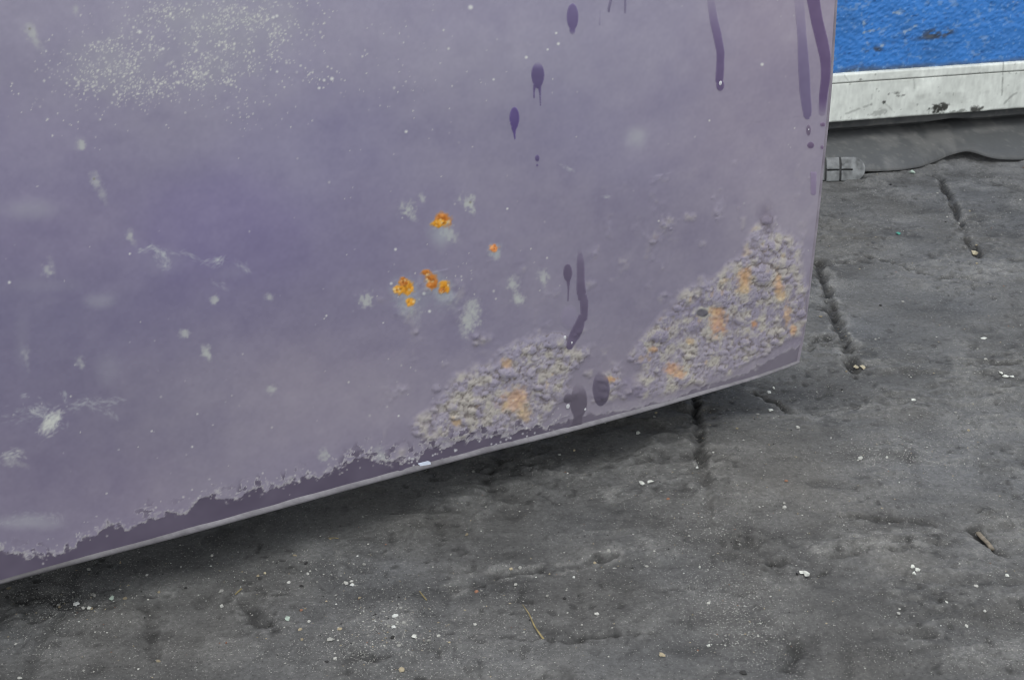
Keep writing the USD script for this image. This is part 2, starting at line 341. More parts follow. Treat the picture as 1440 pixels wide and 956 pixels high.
for (cu, cv, rx, ry, am) in [(1318, 47, 26, 9, .9), (1228, 71, 13, 5, .9), (1205, 95, 24, 5, .5), (1240, 62, 22, 4, .35), (1300, 53, 20, 4, .4), (1265, 50, 14, 5, .3)]:
    d = ((U_ - cu) / rx) ** 2 + ((V_ - cv + (U_ - cu) * 0.15) / ry) ** 2
    bl = mixc(bl, am * (1 - sstep(d, 0.2, 1.5)) * sstep(fb(S * 0.6, Z, 0.008, 3, 45), 0.35, 0.55), (62, 66, 70))
for pts in ([(1210, 20), (1216, 45), (1216, 60), (1240, 64)], [(1270, 45), (1290, 36), (1306, 20)], [(1216, 46), (1240, 38)], [(1255, 18), (1290, 22)], [(1424, 2), (1440, 6)]):
    d = seg_dist(U_, V_, np.array(pts, float)) + (fb(S, Z, 0.006, 3, 46) - 0.5) * 9
    bl = mixc(bl, 0.65 * (1 - sstep(np.abs(d), 0.5, 2.4)) * sstep(fb(S, Z, 0.009, 2, 47), 0.42, 0.6), (168, 185, 190))
sparkle = sstep(fb(S, Z, 0.0045, 2, 48), 0.72, 0.82) * 0.5  # gloss glints on the bumps, painted into the blue as paler dots
bl = mixc(bl, sparkle, (120, 165, 215))
put('painted_panel', (wall_pt(S, Z, o).reshape(-1, 3), grid_faces(*S.shape)), 'wall_paint', wall, smooth=True, col=bl.reshape(-1, 3), extra={'rgh': np.full(S.size, 0.3)})
# the sheet behind the paint gives the wall its thickness
def obox(s0, s1, z0, z1, o0, o1):
    b = trimesh.creation.box((1, 1, 1)); v = b.vertices + 0.5
    return (wall_pt(s0 + v[:, 0] * (s1 - s0), z0 + v[:, 1] * (z1 - z0), o1 + v[:, 2] * (o0 - o1)), b.faces)
put('wall_core', obox(SA, SB, z_rail0 + .001, z_rail1 + 1.0, -0.004, -0.10), 'wall_core', wall, smooth=False)
# white rail: main face, stepped lip, bottom and top returns, as one folded profile
prof = np.array([(-0.003, z_rail0), (0.011, z_rail0), (0.013, z_rail0 + 0.002), (0.013, z_lip - 0.0015), (0.0125, z_lip - 0.0004), (0.0105, z_lip), (0.0105, z_lip + 0.0008), (0.0125, z_lip + 0.0016),
                 (0.0135, z_lip + 0.003), (0.0135, z_rail1 - 0.002), (0.012, z_rail1), (-0.003, z_rail1 + 0.0005)])
pr = [prof[0]]
for a, b in zip(prof[:-1], prof[1:]):
    n = max(1, int(np.linalg.norm(b - a) / 0.0018))
    pr += [a + (b - a) * (k + 1) / n for k in range(n)]
pr = np.array(pr)
rs = steps((SA, -0.06, 0.02), (-0.06, 0.46, 0.0018), (0.46, SB, 0.02))
RS, RI = np.meshgrid(rs, np.arange(len(pr)))
RZ, RO = pr[RI, 1], pr[RI, 0]
RV = wall_pt(RS, RZ, RO + (fb(RS, RZ, 0.08, 2, 51) - 0.5) * 0.002)
U_, V_ = survey(RV)
rc = lin(np.array([218, 223, 216])) * (1 + (fb(RS, RZ, 0.05, 5, 52)[..., None] - 0.5) * 0.55 + (fb(RS, RZ * .4, 0.007, 4, 53)[..., None] - 0.5) * 0.5)
for (cu, cv, rx, ry, am) in [(1322, 152, 14, 7, 1.0), (1373, 153, 11, 5, 0.95), (1345, 158, 14, 3, .6), (1236, 158, 12, 5, .35), (1258, 131, 10, 2.4, .7), (1266, 135, 6, 2, .6), (1243, 144, 2.4, 2.4, .9), (1424, 86, 4, 2, .8), (1211, 112, 3, 2, .6)]:
    d = ((U_ - cu) / rx) ** 2 + ((V_ - cv + (U_ - cu) * 0.2) / ry) ** 2 + (fb(RS, RZ, 0.0045, 4, 54) - 0.5) * 4.2
    rc = mixc(rc, am * (1 - sstep(d, 0.3, 1.3)), (52, 52, 48))
for pts, wd, am in (([(1190, 160), (1206, 154), (1226, 147)], 1.6, .55), ([(1225, 148), (1227, 128)], 1.4, .4), ([(1411, 86), (1409, 134)], 1.0, .8), ([(1412, 146), (1424, 134), (1430, 131)], 1.4, .6), ([(1188, 107), (1196, 118)], 1.2, .5),
                    ([(1285, 112), (1286, 124)], 1.2, .4), ([(1243, 144), (1258, 158)], 1.0, .4), ([(1378, 148), (1378, 130)], .8, .3), ([(1310, 116), (1440, 108)], .8, -.0)):
    d = seg_dist(U_, V_, np.array(pts, float)) + (fb(RS, RZ, 0.006, 2, 55) - 0.5) * 1.2
    rc = mixc(rc, am * .7 * (1 - sstep(np.abs(d), wd * 0.4, wd * 1.5)) * sstep(fb(RS, RZ, 0.008, 3, 59), .36, .55), (70, 72, 68))
dots = sstep(fb(RS, RZ, 0.006, 2, 56), 0.74, 0.8) * 0.6 + 0.3 * sstep(fb(RS * 0.4, RZ, 0.03, 4, 57), 0.55, 0.7)
rc = mixc(rc, np.clip(dots, 0, 1), (128, 132, 126))
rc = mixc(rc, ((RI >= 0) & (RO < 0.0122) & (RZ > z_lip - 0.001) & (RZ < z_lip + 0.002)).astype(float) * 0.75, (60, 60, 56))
rc = mixc(rc, np.clip((1 - sstep(RZ - z_rail0, 0.0, 0.006)) * sstep(fb(RS, RZ, 0.03, 3, 58), 0.4, 0.6), 0, 1) * 0.5, (90, 92, 88))
m = usdkit.mesh(stage, path_for('bottom_rail', wall), (RV.reshape(-1, 3), grid_faces(*RS.shape)), '/World/Looks/white_rail', smooth=True)
UsdGeom.PrimvarsAPI(m).CreatePrimvar('col', Sdf.ValueTypeNames.Color3fArray, 'vertex').Set(Vt.Vec3fArray.FromNumpy(rc.reshape(-1, 3).astype(np.float32)))
# rubber skirt: hangs under the rail, flares out in scallops and rests on the paving
edge = np.array([(1100, 240), (1165, 240), (1200, 242), (1230, 242), (1262, 240), (1290, 236), (1312, 229), (1330, 219), (1344, 214), (1360, 218), (1378, 223), (1400, 226), (1430, 226), (1470, 222), (1500, 208), (1530, 214), (1600, 218)], float)
eg = on_ground(edge[:, 0], edge[:, 1]); es = (eg - W0) @ WS; eo = (eg - W0) @ WN
ks = steps((SA, -0.06, 0.02), (-0.06, 0.48, 0.003), (0.48, SB, 0.02)); kt = np.linspace(0, 1, 90)
KS, KT = np.meshgrid(ks, kt)
flare = np.interp(ks, es, eo); flare = gaussian_filter(flare, 2.5)
lift = 0.006 + 0.010 * np.exp(-((ks - np.interp(1344, edge[:, 0], es)) / 0.035) ** 2)
flare_eff = np.clip(flare + lift / math.tan(math.radians(18.5)), 0.004, None)
q_ = np.clip((KT - .40) / .60, 0, 1)
notch = np.exp(-((KS - np.interp(1344, edge[:, 0], es)) / 0.03) ** 2)
KO = -0.006 - 0.026 * (1 + .9 * notch) * sstep(KT, .22, .42) * (0.75 + .5 * fb(KS, KT * 0, .2, 2, 66)) + (flare_eff[None] + 0.024 + .023 * notch) * np.sin(q_ * math.pi / 2) ** 1.15
KZ = (z_rail0 - 0.002) * (1 - KT) + lift[None] * KT
KO += (fb(KS, KZ, 0.12, 2, 61) - 0.5) * 0.006 * KT
kv = wall_pt(KS, KZ, KO)
kc = lin(np.array([76, 78, 79])) * (1 + (fb(KS, KZ * 1.5, 0.06, 4, 62)[..., None] - 0.5) * 0.6)
kc = mixc(kc, 0.35 * sstep(fb(KS, KO + KZ, 0.05, 4, 63), 0.5, 0.68), (118, 118, 116))
kc = mixc(kc, 0.12 * sstep(fb(KS, KO + KZ, 0.008, 4, 64), 0.6, 0.72), (150, 148, 142))
front = (kv.reshape(-1, 3)); kf = grid_faces(*KS.shape)
back = wall_pt(KS, KZ, KO - 0.005).reshape(-1, 3)
nb = len(ks); last = np.arange(len(front) - nb, len(front))
rim = np.concatenate([np.stack([last[:-1], last[1:], last[1:] + len(front)], -1), np.stack([last[:-1], last[1:] + len(front), last[:-1] + len(front)], -1)])[:, ::-1]
put('rubber_skirt', (np.vstack([front, back]), np.vstack([kf, kf[:, ::-1] + len(front), rim])), 'rubber', wall, smooth=True, col=np.vstack([kc.reshape(-1, 3)] * 2))

# ------------------------------------------------------------------ grey rubber pad in front of the skirt
pc = on_ground(1183, 257)
pad = tag(empty('rubber_pad', (0, 0, 0)), 'small rounded grey rubber pad with crossed grooves on the paving before the black skirt', 'rubber pad')
pw, ph = 0.100, 0.050
stad = sbox(-pw / 2 + ph / 2, -ph / 2, pw / 2 - ph / 2, ph / 2).union(Point(-pw / 2 + ph / 2, 0).buffer(ph / 2, 16)).union(Point(pw / 2 - ph / 2, 0).buffer(ph / 2, 16))
tilt = math.radians(28)
pe = np.array([[math.cos(-0.05), math.sin(-0.05), 0], [0, 0, 0], [0, 0, 0]], float)
ex = np.array([math.cos(0.06), math.sin(0.06), 0]); ey = np.cross(np.cross(ex, [0, 0, 1]) * -1, ex); ey = np.array([0, math.sin(tilt), math.cos(tilt)]); en = np.cross(ex, ey)
pbase = pc + np.array([0.0, 0.0, gz(pc[0], pc[1])]) + ey * ph * 0.5
def pad_mesh(poly, d0, d1, bev):
    a = trimesh.creation.extrude_polygon(poly, d1 - d0 - bev); b = trimesh.creation.extrude_polygon(poly.buffer(-bev), bev)
    a.apply_translation([0, 0, d0]); b.apply_translation([0, 0, d1 - bev])
    import manifold3d as m3
    hull = []
    pts = np.vstack([a.vertices, b.vertices])
    return trimesh.convex.convex_hull(pts)
def pad_put(name, mesh, seed, base, amp=0.35):
    mesh = mesh.subdivide_to_size(0.005)
    v = mesh.vertices
    v = v - np.array([0, 0, 1.0]) * (2.6 * v[:, :1] ** 2 + 7.0 * v[:, 1:2] ** 2)
    world = pbase + v[:, :1] * ex + v[:, 1:2] * ey + v[:, 2:3] * en
    k = fb(v[:, 0], v[:, 1], 0.008, 4, seed)
    c = lin(np.array(base)) * (1 + (k[:, None] - 0.5) * 2 * amp)
    put(name, (world, mesh.faces), 'rubber', pad, smooth=30) if False else None
    v3, f3, n3 = meshkit.arrays((world, mesh.faces), 40) if False else (world, np.asarray(mesh.faces), None)
    put(name, (v3, f3), 'rubber', pad, smooth=True, col=c)
pad_put('pad_base', pad_mesh(stad, -0.018, 0.0, 0.002), 71, (58, 60, 61))
inner = stad.buffer(-0.0012)
cuts = [sbox(-0.0335, -1, -0.0295, 1), sbox(-0.0045, -1, -0.0005, 1), sbox(-0.0335, -0.0035, 0.022, -0.0005)]
rest = inner
for c_ in cuts: rest = rest.difference(c_)
for k, g_ in enumerate(getattr(rest, 'geoms', [rest])):
    g_ = g_.buffer(-0.0004)
    m_ = trimesh.creation.extrude_polygon(g_, 0.0045)
    pad_put('tread_block', m_, 72 + k, (112, 115, 116), 0.9)

# ------------------------------------------------------------------ the purple car door
HB = 0.07
D0, D1 = on_ground(0, 818, HB), on_ground(1120, 511, HB)
DS = (D1 - D0) / np.linalg.norm(D1 - D0); DN = np.array([DS[1], -DS[0], 0]); DT = np.array([0, 0, 1.0])
def to_door(u, v):
    P = on_plane(u, v, D0, DN) - D0
    return P @ DS, P[..., 2] - HB + 0 * P[..., 0]
def to_door(u, v):
    P = on_plane(u, v, D0, DN); return (P - D0) @ DS, P[..., 2]
def door_pt(s, z, out=0.0): return D0 * np.array([1, 1, 0]) + DS * np.asarray(s)[..., None] + DN * (np.zeros(np.shape(s)) + out)[..., None] + DT * np.asarray(z)[..., None]
bot = np.array([(-300, 902), (-100, 845), (0, 818), (140, 781), (280, 744), (500, 683), (680, 635), (800, 605), (900, 578), (1000, 549), (1060, 531), (1100, 517), (1123, 508)], float)
bs, bz = to_door(bot[:, 0], bot[:, 1])
edg = np.array([(1190, -400), (1182, -150), (1175, 0), (1171, 60), (1167, 120), (1162, 175), (1156, 230), (1149, 300), (1142, 362), (1134, 432), (1128, 478), (1121, 513), (1119, 530)], float)
cs, cz = to_door(edg[:, 0], edg[:, 1])
o_ = np.argsort(cz); cs, cz = cs[o_], cz[o_]
from scipy.interpolate import PchipInterpolator
fbot = lambda s: PchipInterpolator(bs, bz, extrapolate=True)(s)
fedge = lambda z: np.interp(z, cz, cs)
ds = steps((bs.min() - 0.02, -0.06, 0.015), (-0.06, cs.max() + 0.01, 0.0011))
sL = float(ds[0])
ztop = float(max(to_door(np.array([0., 1175.]), np.array([-6., -6.]))[1]))
dz = steps((HB - 0.05, ztop, 0.0011), (ztop, ztop + 0.12, 0.015))
Sg, Zg = np.meshgrid(ds, dz)
U, V = survey(door_pt(Sg, Zg))
HT = np.zeros_like(Sg)                                          # relief in metres
R = np.full(Sg.shape, 0.46)
rng = np.random.default_rng(7)
# paint tone: chalky bloom over purple plus painted light and shade, as control tones blended smoothly
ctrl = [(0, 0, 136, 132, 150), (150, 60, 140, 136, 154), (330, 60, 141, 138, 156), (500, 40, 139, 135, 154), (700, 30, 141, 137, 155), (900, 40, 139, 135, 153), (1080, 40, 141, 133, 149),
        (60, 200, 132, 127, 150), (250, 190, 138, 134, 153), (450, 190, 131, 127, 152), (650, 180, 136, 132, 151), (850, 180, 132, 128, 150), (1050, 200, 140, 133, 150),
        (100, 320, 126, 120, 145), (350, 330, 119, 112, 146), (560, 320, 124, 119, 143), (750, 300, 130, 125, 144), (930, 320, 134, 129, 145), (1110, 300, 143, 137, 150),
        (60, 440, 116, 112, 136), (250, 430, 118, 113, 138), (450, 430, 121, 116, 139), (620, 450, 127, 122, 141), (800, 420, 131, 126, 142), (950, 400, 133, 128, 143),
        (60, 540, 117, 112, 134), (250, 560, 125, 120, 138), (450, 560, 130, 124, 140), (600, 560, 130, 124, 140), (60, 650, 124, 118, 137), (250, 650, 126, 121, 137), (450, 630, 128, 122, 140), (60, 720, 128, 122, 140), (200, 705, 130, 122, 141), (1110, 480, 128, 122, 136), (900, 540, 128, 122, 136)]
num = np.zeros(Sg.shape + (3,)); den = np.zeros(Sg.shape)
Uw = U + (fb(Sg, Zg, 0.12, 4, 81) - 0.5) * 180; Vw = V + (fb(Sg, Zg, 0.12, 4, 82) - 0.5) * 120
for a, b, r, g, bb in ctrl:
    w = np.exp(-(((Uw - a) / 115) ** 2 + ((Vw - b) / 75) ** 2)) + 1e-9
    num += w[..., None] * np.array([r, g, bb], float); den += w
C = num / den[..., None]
C += 9 * (1 - sstep(V, 20, 170))[..., None] + (10 * sstep(V, 440, 560) * sstep(U, 150, 420))[..., None] * np.array([1, 1, .8])  # top and lower middle painted lighter to make up for dimmer light
del num
n1 = fb(Sg * 0.55, Zg, 0.06, 5, 83) - 0.5
C += n1[..., None] * np.array([21, 21, 15]) + (fb(Sg, Zg, .022, 4, 183) - .5)[..., None] * np.array([15, 15, 11]); 
C += (fb(Sg, Zg, 0.004, 3, 84) - 0.5)[..., None] * 7
C += (fb(Sg * 0.25, Zg, 0.012, 3, 85) - 0.5)[..., None] * 6
def win(cu, cv, r):
    s0, z0 = to_door(np.array([cu - r, cu + r, cu - r, cu + r]), np.array([cv - r, cv - r, cv + r, cv + r]))
    i0, i1 = np.searchsorted(dz, [z0.min(), z0.max()]); j0, j1 = np.searchsorted(ds, [s0.min(), s0.max()])
    return slice(max(i0 - 1, 0), i1 + 1), slice(max(j0 - 1, 0), j1 + 1)
def stamp(cu, cv, rx, ry, col, am=1.0, ang=0.0, soft=0.6, ragged=0.0, seed=0, nscale=0.006, rough=None, raise_mm=0.0):
    w = win(cu, cv, max(rx, ry) * (1.6 + ragged) + 3)
    if 0 in U[w].shape: return
    du, dv = U[w] - cu, V[w] - cv
    c, s = math.cos(ang), math.sin(ang)
    x, y = (du * c + dv * s) / rx, (-du * s + dv * c) / ry
    d = np.hypot(x, y)
    if ragged: d = d + (fb(Sg[w], Zg[w], nscale, 3, seed) - 0.5) * 2 * ragged
    a = am * (1 - sstep(d, 1 - soft, 1 + soft * 0.4))
    C[w] = C[w] * (1 - a[..., None]) + np.array(col, float) * a[..., None]
    if raise_mm: HT[w] = np.maximum(HT[w], a * raise_mm / 1000)
    if rough is not None: R[w] = R[w] * (1 - a) + rough * a
# soft bloom patches and comet shaped scuffs
for q in [(40, 292, 45, 16, .35), (140, 420, 26, 12, .35), (892, 193, 17, 17, .55), (60, 400, 60, 12, .16), (225, 365, 40, 22, .16), (150, 515, 20, 25, .2), (40, 732, 50, 13, .5), (320, 380, 30, 14, .14), (300, 30, 160, 50, .12), (150, 90, 90, 50, .14), (720, 90, 160, 60, .08), (620, 330, 16, 24, .5), (30, 480, 12, 40, .15)]:
    stamp(*q[:4], (168, 170, 174), q[4], soft=0.95, ragged=0.35, seed=int(q[0]), nscale=0.02)
for (u0, v0, u1, v1, wd, am) in [(40, 40, 62, 76, 8, .75), (130, 248, 150, 285, 8, .75), (180, 325, 190, 345, 6, .7), (568, 290, 583, 306, 9, .7), (655, 280, 662, 298, 9, .75), (590, 275, 592, 283, 5, .5), (288, 490, 293, 504, 7, .75), (622, 318, 642, 338, 10, .6), (570, 420, 585, 455, 14, .4), (620, 405, 640, 440, 12, .35), (692, 352, 698, 362, 8, .5),
                                 (660, 440, 652, 470, 14, .7), (663, 425, 668, 440, 9, .6), (762, 385, 764, 402, 8, .55), (720, 395, 718, 405, 9, .5), (727, 418, 726, 420, 8, .6), (513, 418, 513, 424, 9, .5), (65, 378, 68, 384, 8, .4), (70, 360, 78, 395, 5, .3), (112, 200, 116, 207, 7, .6), (105, 10, 106, 22, 5, .4), (32, 490, 40, 520, 6, .4), (110, 505, 115, 515, 6, .4), (258, 465, 260, 470, 6, .5), (300, 420, 302, 422, 5, .5), (380, 545, 382, 548, 6, .4), (530, 635, 545, 655, 9, .5), (8, 645, 40, 655, 7, .5), (455, 635, 458, 645, 8, .4), (376, 415, 377, 417, 6, .35)]:
    for k in range(10):
        t = k / 9
        stamp(u0 + (u1 - u0) * t + rng.normal() * .5, v0 + (v1 - v0) * t, wd * (1 - .62 * t) * 1.15, wd * (1 - .5 * t) * 1.15, (178, 182, 176), am * (0.42 - .3 * t), soft=.95, ragged=1.1, seed=int(u0), nscale=.0035)
for (u0, v0) in [(40, 39), (130, 249), (658, 282)]: stamp(u0 + 1, v0 + 1, 2.2, 2.2, (120, 118, 108), .7)
# brushed scuffs
def scuff(pts, n, spread, am, col=(182, 188, 186), r=2.2, seed=0):
    g = np.random.default_rng(seed); P = np.array(pts, float); L = np.r_[0, np.cumsum(np.hypot(*np.diff(P, axis=0).T))]
    for _ in range(n):
        t = g.random() * L[-1]; u, v = np.interp(t, L, P[:, 0]), np.interp(t, L, P[:, 1]); k = np.searchsorted(L, t) - 1; k = min(max(k, 0), len(P) - 2)
        a = math.atan2(*(P[k + 1] - P[k])[::-1])
        stamp(u + g.normal() * spread * 1.2, v + g.normal() * spread * 1.2, r * g.uniform(1.0, 3), r * g.uniform(.3, .8), col, am * g.uniform(.12, .62), ang=a + g.normal() * .35, soft=.95, ragged=.8, seed=int(u), nscale=.003)
scuff([(195, 352), (208, 346), (222, 352), (236, 368)], 45, 1.6, .5, seed=1)
scuff([(208, 346), (214, 341)], 10, .8, .5, seed=2)
scuff([(215, 350), (226, 356), (233, 372), (225, 374)], 70, 3, .5, seed=3)
scuff([(236, 352), (262, 356), (280, 366), (300, 362), (312, 366)], 55, 1.8, .4, seed=4)
scuff([(295, 370), (312, 362)], 30, 2.5, .5, seed=5)
scuff([(332, 366), (350, 381)], 25, 1.6, .4, seed=6)
scuff([(300, 395), (316, 405)], 18, 2.4, .35, seed=7)
scuff([(95, 575), (120, 564), (150, 578), (164, 586)], 70, 2.2, .45, seed=8)
scuff([(100, 566), (130, 560), (172, 562)], 60, 2.4, .42, seed=9)
scuff([(88, 548), (92, 562)], 20, 2.2, .4, seed=10)
scuff([(30, 555), (38, 554)], 12, 1.4, .5, seed=11)
scuff([(10, 590), (60, 578), (85, 590), (60, 600)], 90, 6, .4, seed=12)
scuff([(45, 572), (70, 585), (78, 592), (60, 605)], 160, 4.5, .55, col=(196, 200, 194), seed=13)
scuff([(84, 576), (72, 588), (60, 604)], 150, 3.6, .7, col=(200, 203, 194), r=2.6, seed=14)
scuff([(20, 575), (55, 574), (76, 582)], 60, 4, .35, seed=15)
scuff([(5, 640), (22, 634), (26, 636)], 60, 4, .55, col=(192, 196, 188), seed=15)
scuff([(270, 200), (400, 190)], 0, 3, .2)
scuff([(0, 735), (30, 722), (75, 724), (82, 736)], 80, 4, .3, seed=16)
scuff([(1050, 172), (1170, 158)], 40, .8, .25, col=(120, 112, 128), seed=17)
scuff([(785, 230), (803, 238)], 14, 1.2, .5, seed=18)
scuff([(845, 275), (855, 277)], 8, 1, .5, seed=19)
# mineral specks in loose clusters
clus = [(165, 95, 46, 28, 330), (130, 100, 30, 22, 100), (200, 128, 26, 12, 110), (290, 112, 30, 14, 150), (330, 70, 48, 30, 260), (300, 20, 70, 20, 200), (240, 20, 30, 18, 90), (380, 30, 40, 25, 110), (270, 60, 40, 30, 90), (180, 50, 30, 25, 60), (80, 140, 60, 30, 40), (450, 105, 15, 10, 26), (350, 155, 30, 15, 28), (570, 70, 60, 40, 30), (600, 130, 90, 40, 24), (400, 250, 300, 150, 34), (200, 600, 120, 80, 30), (560, 560, 60, 60, 14), (600, 400, 60, 40, 14), (700, 380, 60, 60, 14), (950, 150, 150, 120, 20), (1110, 130, 20, 120, 8)]
for cu, cv, su, sv, n in clus:
    stamp(cu, cv, su * 1.5, sv * 1.5, (160, 162, 164), min(.22, n / 900), soft=.95, ragged=.9, seed=int(cu), nscale=.012)
    for _ in range(int(n * 1.5)):
        for _t in range(6):
            u, v = cu + rng.normal() * su, cv + rng.normal() * sv
            if float(fb(np.array([u]), np.array([v]), 16, 3, 120)[0]) > 0.5 + .12 * rng.normal(): break
        r = rng.choice([0.9, 1.2, 1.6, 2.1], p=[.42, .34, .19, .05])
        stamp(u, v, r, r * rng.uniform(.8, 1.15), (210, 211, 200), rng.uniform(.15, .9), soft=.8, raise_mm=0.1)
for u, v, r in [(181, 355, 2.4), (457, 442, 2.2), (554, 349, 3), (536, 407, 0.1), (569, 184, 3.2), (602, 436, 3.2), (594, 411, 3.6), (738, 80, 3.2), (783, 61, 3.2), (768, 69, 2.4), (780, 46, 2.6), (692, 111, 2.4), (548, 397, 3), (269, 626, 2.2), (276, 580, 2), (212, 604, 2), (12, 395, 3.2), (711, 292, 2.4), (660, 10, 5), (559, 583, 2.2), (1069, 90, 3.4), (537, 452, 1.6), (465, 110, 4), (454, 112, 3), (447, 123, 3), (228, 68, 3.2), (388, 22, 3.2), (383, 24, 3), (388, 100, 2.6), (195, 44, 3.6)]:
    stamp(u, v, r * .8, r * .75, (216, 218, 210), .8, soft=.7, raise_mm=.2)
# blistered corrosion
BP1 = Polygon([(572, 596), (606, 560), (640, 524), (690, 506), (720, 486), (752, 468), (790, 472), (812, 492), (800, 530), (795, 560), (770, 590), (735, 600), (690, 606), (640, 612), (600, 622)])
BP2 = Polygon([(884, 500), (905, 470), (955, 415), (985, 392), (1035, 366), (1055, 322), (1078, 292), (1096, 322), (1124, 346), (1136, 400), (1126, 470), (1070, 502), (1020, 522), (960, 548), (900, 564), (885, 540), (900, 520)])
BP3 = Polygon([(780, 480), (830, 486), (832, 500), (800, 505)])
BP4 = Polygon([(845, 520), (870, 530), (876, 560), (850, 574), (838, 560)])
def poly_mask(poly, soft):
    x0, y0, x1, y1 = poly.bounds
    w = win((x0 + x1) / 2, (y0 + y1) / 2, max(x1 - x0, y1 - y0) * .5 + 3 * soft)
    P = np.array(poly.exterior.coords)
    from matplotlib.path import Path
    return w, P, Path
def sdf(poly, u, v):
    P = np.array(poly.exterior.coords); d = seg_dist(u, v, P)
    x, y = u, v; ins = np.zeros(u.shape, bool)
    for (xa, ya), (xb, yb) in zip(P[:-1], P[1:]):
        c = ((ya > y) != (yb > y)) & (x < (xb - xa) * (y - ya) / (yb - ya + 1e-12) + xa); ins ^= c
    return np.where(ins, -d, d)
COR = np.zeros_like(Sg)
for poly in (BP1, BP2, BP3, BP4):
    x0, y0, x1, y1 = poly.bounds
    w = win((x0 + x1) / 2, (y0 + y1) / 2, max(x1 - x0, y1 - y0) * .5 + 30)
    d = sdf(poly, U[w], V[w]) + (fb(Sg[w], Zg[w], 0.02, 3, 91) - 0.5) * 34
    COR[w] = np.maximum(COR[w], 1 - sstep(d, -9, 7))
BL = np.zeros_like(Sg)
def blister(u, v, r, hmm, sq=1.0):
    w = win(u, v, r * 1.5)
    if 0 in U[w].shape: return
    d2 = ((U[w] - u) / r) ** 2 + ((V[w] - v) / (r * sq)) ** 2
    d2 = d2 * (0.4 + 1.2 * fb(Sg[w], Zg[w], 0.0045, 3, int(u) % 50)) + (fb(Sg[w], Zg[w], 0.0022, 2, int(v) % 40) - .5) * .5
    BL[w] = np.maximum(BL[w], np.clip(1 - d2, 0, 1) ** .8 * hmm / 1000 + COR[w] * 0)
def corroded(u, v):
    s, z = to_door(np.array([u]), np.array([v])); i = int(np.clip(np.searchsorted(dz, z[0]), 0, len(dz) - 1)); j = int(np.clip(np.searchsorted(ds, s[0]), 0, len(ds) - 1)); return COR[i, j]
for poly, n in ((BP1, 520), (BP2, 640), (BP3, 40), (BP4, 50)):
    x0, y0, x1, y1 = poly.bounds; k = 0; tries = 0
    while k < n and tries < 6000:
        tries += 1
        u, v = rng.uniform(x0 - 16, x1 + 16), rng.uniform(y0 - 16, y1 + 16)
        c = corroded(u, v)
        if c < 0.12 or (c < .3 and rng.random() > c): continue
        r = rng.choice([2.2, 3.2, 4.5, 6.0, 8.0], p=[.26, .34, .24, .12, .04]) * (0.6 + .4 * c)
        blister(u, v, r, r * rng.uniform(.2, .42), rng.uniform(.55, 1.0)); k += 1
for u, v, r, hm, sq in [(712, 522, 16, 4.5, .6), (780, 478, 18, 3.6, .7), (1070, 385, 20, 4.5, .85), (1008, 418, 26, 3.2, .6), (1048, 412, 18, 2.6, .9), (742, 490, 12, 3, .6), (634, 570, 11, 2.6, .6), (668, 562, 12, 3, .55), (925, 470, 16, 4, .7), (1096, 368, 14, 3.2, .6), (790, 552, 20, 2.4, .6), (655, 590, 9, 2, .6), (960, 530, 16, 3, .7), (1085, 345, 11, 3, .8), (1075, 308, 9, 2.6, .8), (770, 545, 14, 2.4, .7), (612, 545, 7, 2, .8), (683, 518, 5, 2.4, .9)]:
    blister(u, v, r, hm, sq)
relief = np.abs(fb(Sg, Zg, 0.007, 4, 92) - .5) * 2
billow = np.abs(fb(Sg, Zg, 0.0035, 3, 192) - .5) * 2
tn = fb(Sg, Zg, 0.013, 4, 292) * 11; fl = np.floor(tn); fr_ = tn - fl
flake = (fl + sstep(fr_, .0, .16)) / 11                                     # lifted flakes of paint, one over another
lip = np.exp(-((fr_ - .14) / .12) ** 2) * COR
HT += COR * (relief * 0.0014 + billow * 0.0008 + flake * 0.0028)
HT = np.maximum(gaussian_filter(HT, .5), gaussian_filter(BL, .75) * (.95 + .3 * billow) + COR * (flake * .0018 + billow * 0.0010))
# colours of the corrosion: lavender tops, pale chalky rims, cream lifted as highlight, hollows darkened by dirt and painted shade
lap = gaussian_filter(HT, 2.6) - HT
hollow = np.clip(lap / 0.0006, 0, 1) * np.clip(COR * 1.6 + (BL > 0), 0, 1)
mott = fb(Sg, Zg, 0.012, 4, 93)
yel = COR * sstep(mott, 0.44, 0.66) * .8
C += (COR * 10)[..., None] * np.array([1, 1, 1.1])
C = C * (1 - (yel * 0.68)[..., None]) + np.array([184, 179, 156]) * (yel * 0.68)[..., None]
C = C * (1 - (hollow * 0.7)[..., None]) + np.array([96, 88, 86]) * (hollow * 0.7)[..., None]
rimm = np.clip(COR * sstep(fb(Sg, Zg, 0.007, 4, 94), 0.54, 0.74) * .6 + lip * .5 * sstep(fb(Sg, Zg, .01, 3, 294), .36, .6), 0, 1)
C = C * (1 - (rimm * 0.6)[..., None]) + np.array([186, 182, 166]) * (rimm * 0.6)[..., None]
ochre = COR * sstep(fb(Sg, Zg, 0.016, 3, 95), 0.66, 0.76) * 0.3
C = C * (1 - ochre[..., None]) + np.array([182, 150, 108]) * ochre[..., None]
R = np.where(COR > .3, 0.62, R)
# open blister
stamp(986, 437, 15, 9, (186, 184, 168), .8, soft=.4, ragged=.4, seed=3); stamp(984, 438, 10, 6, (88, 86, 94), .95, soft=.4, ragged=.2, seed=4)
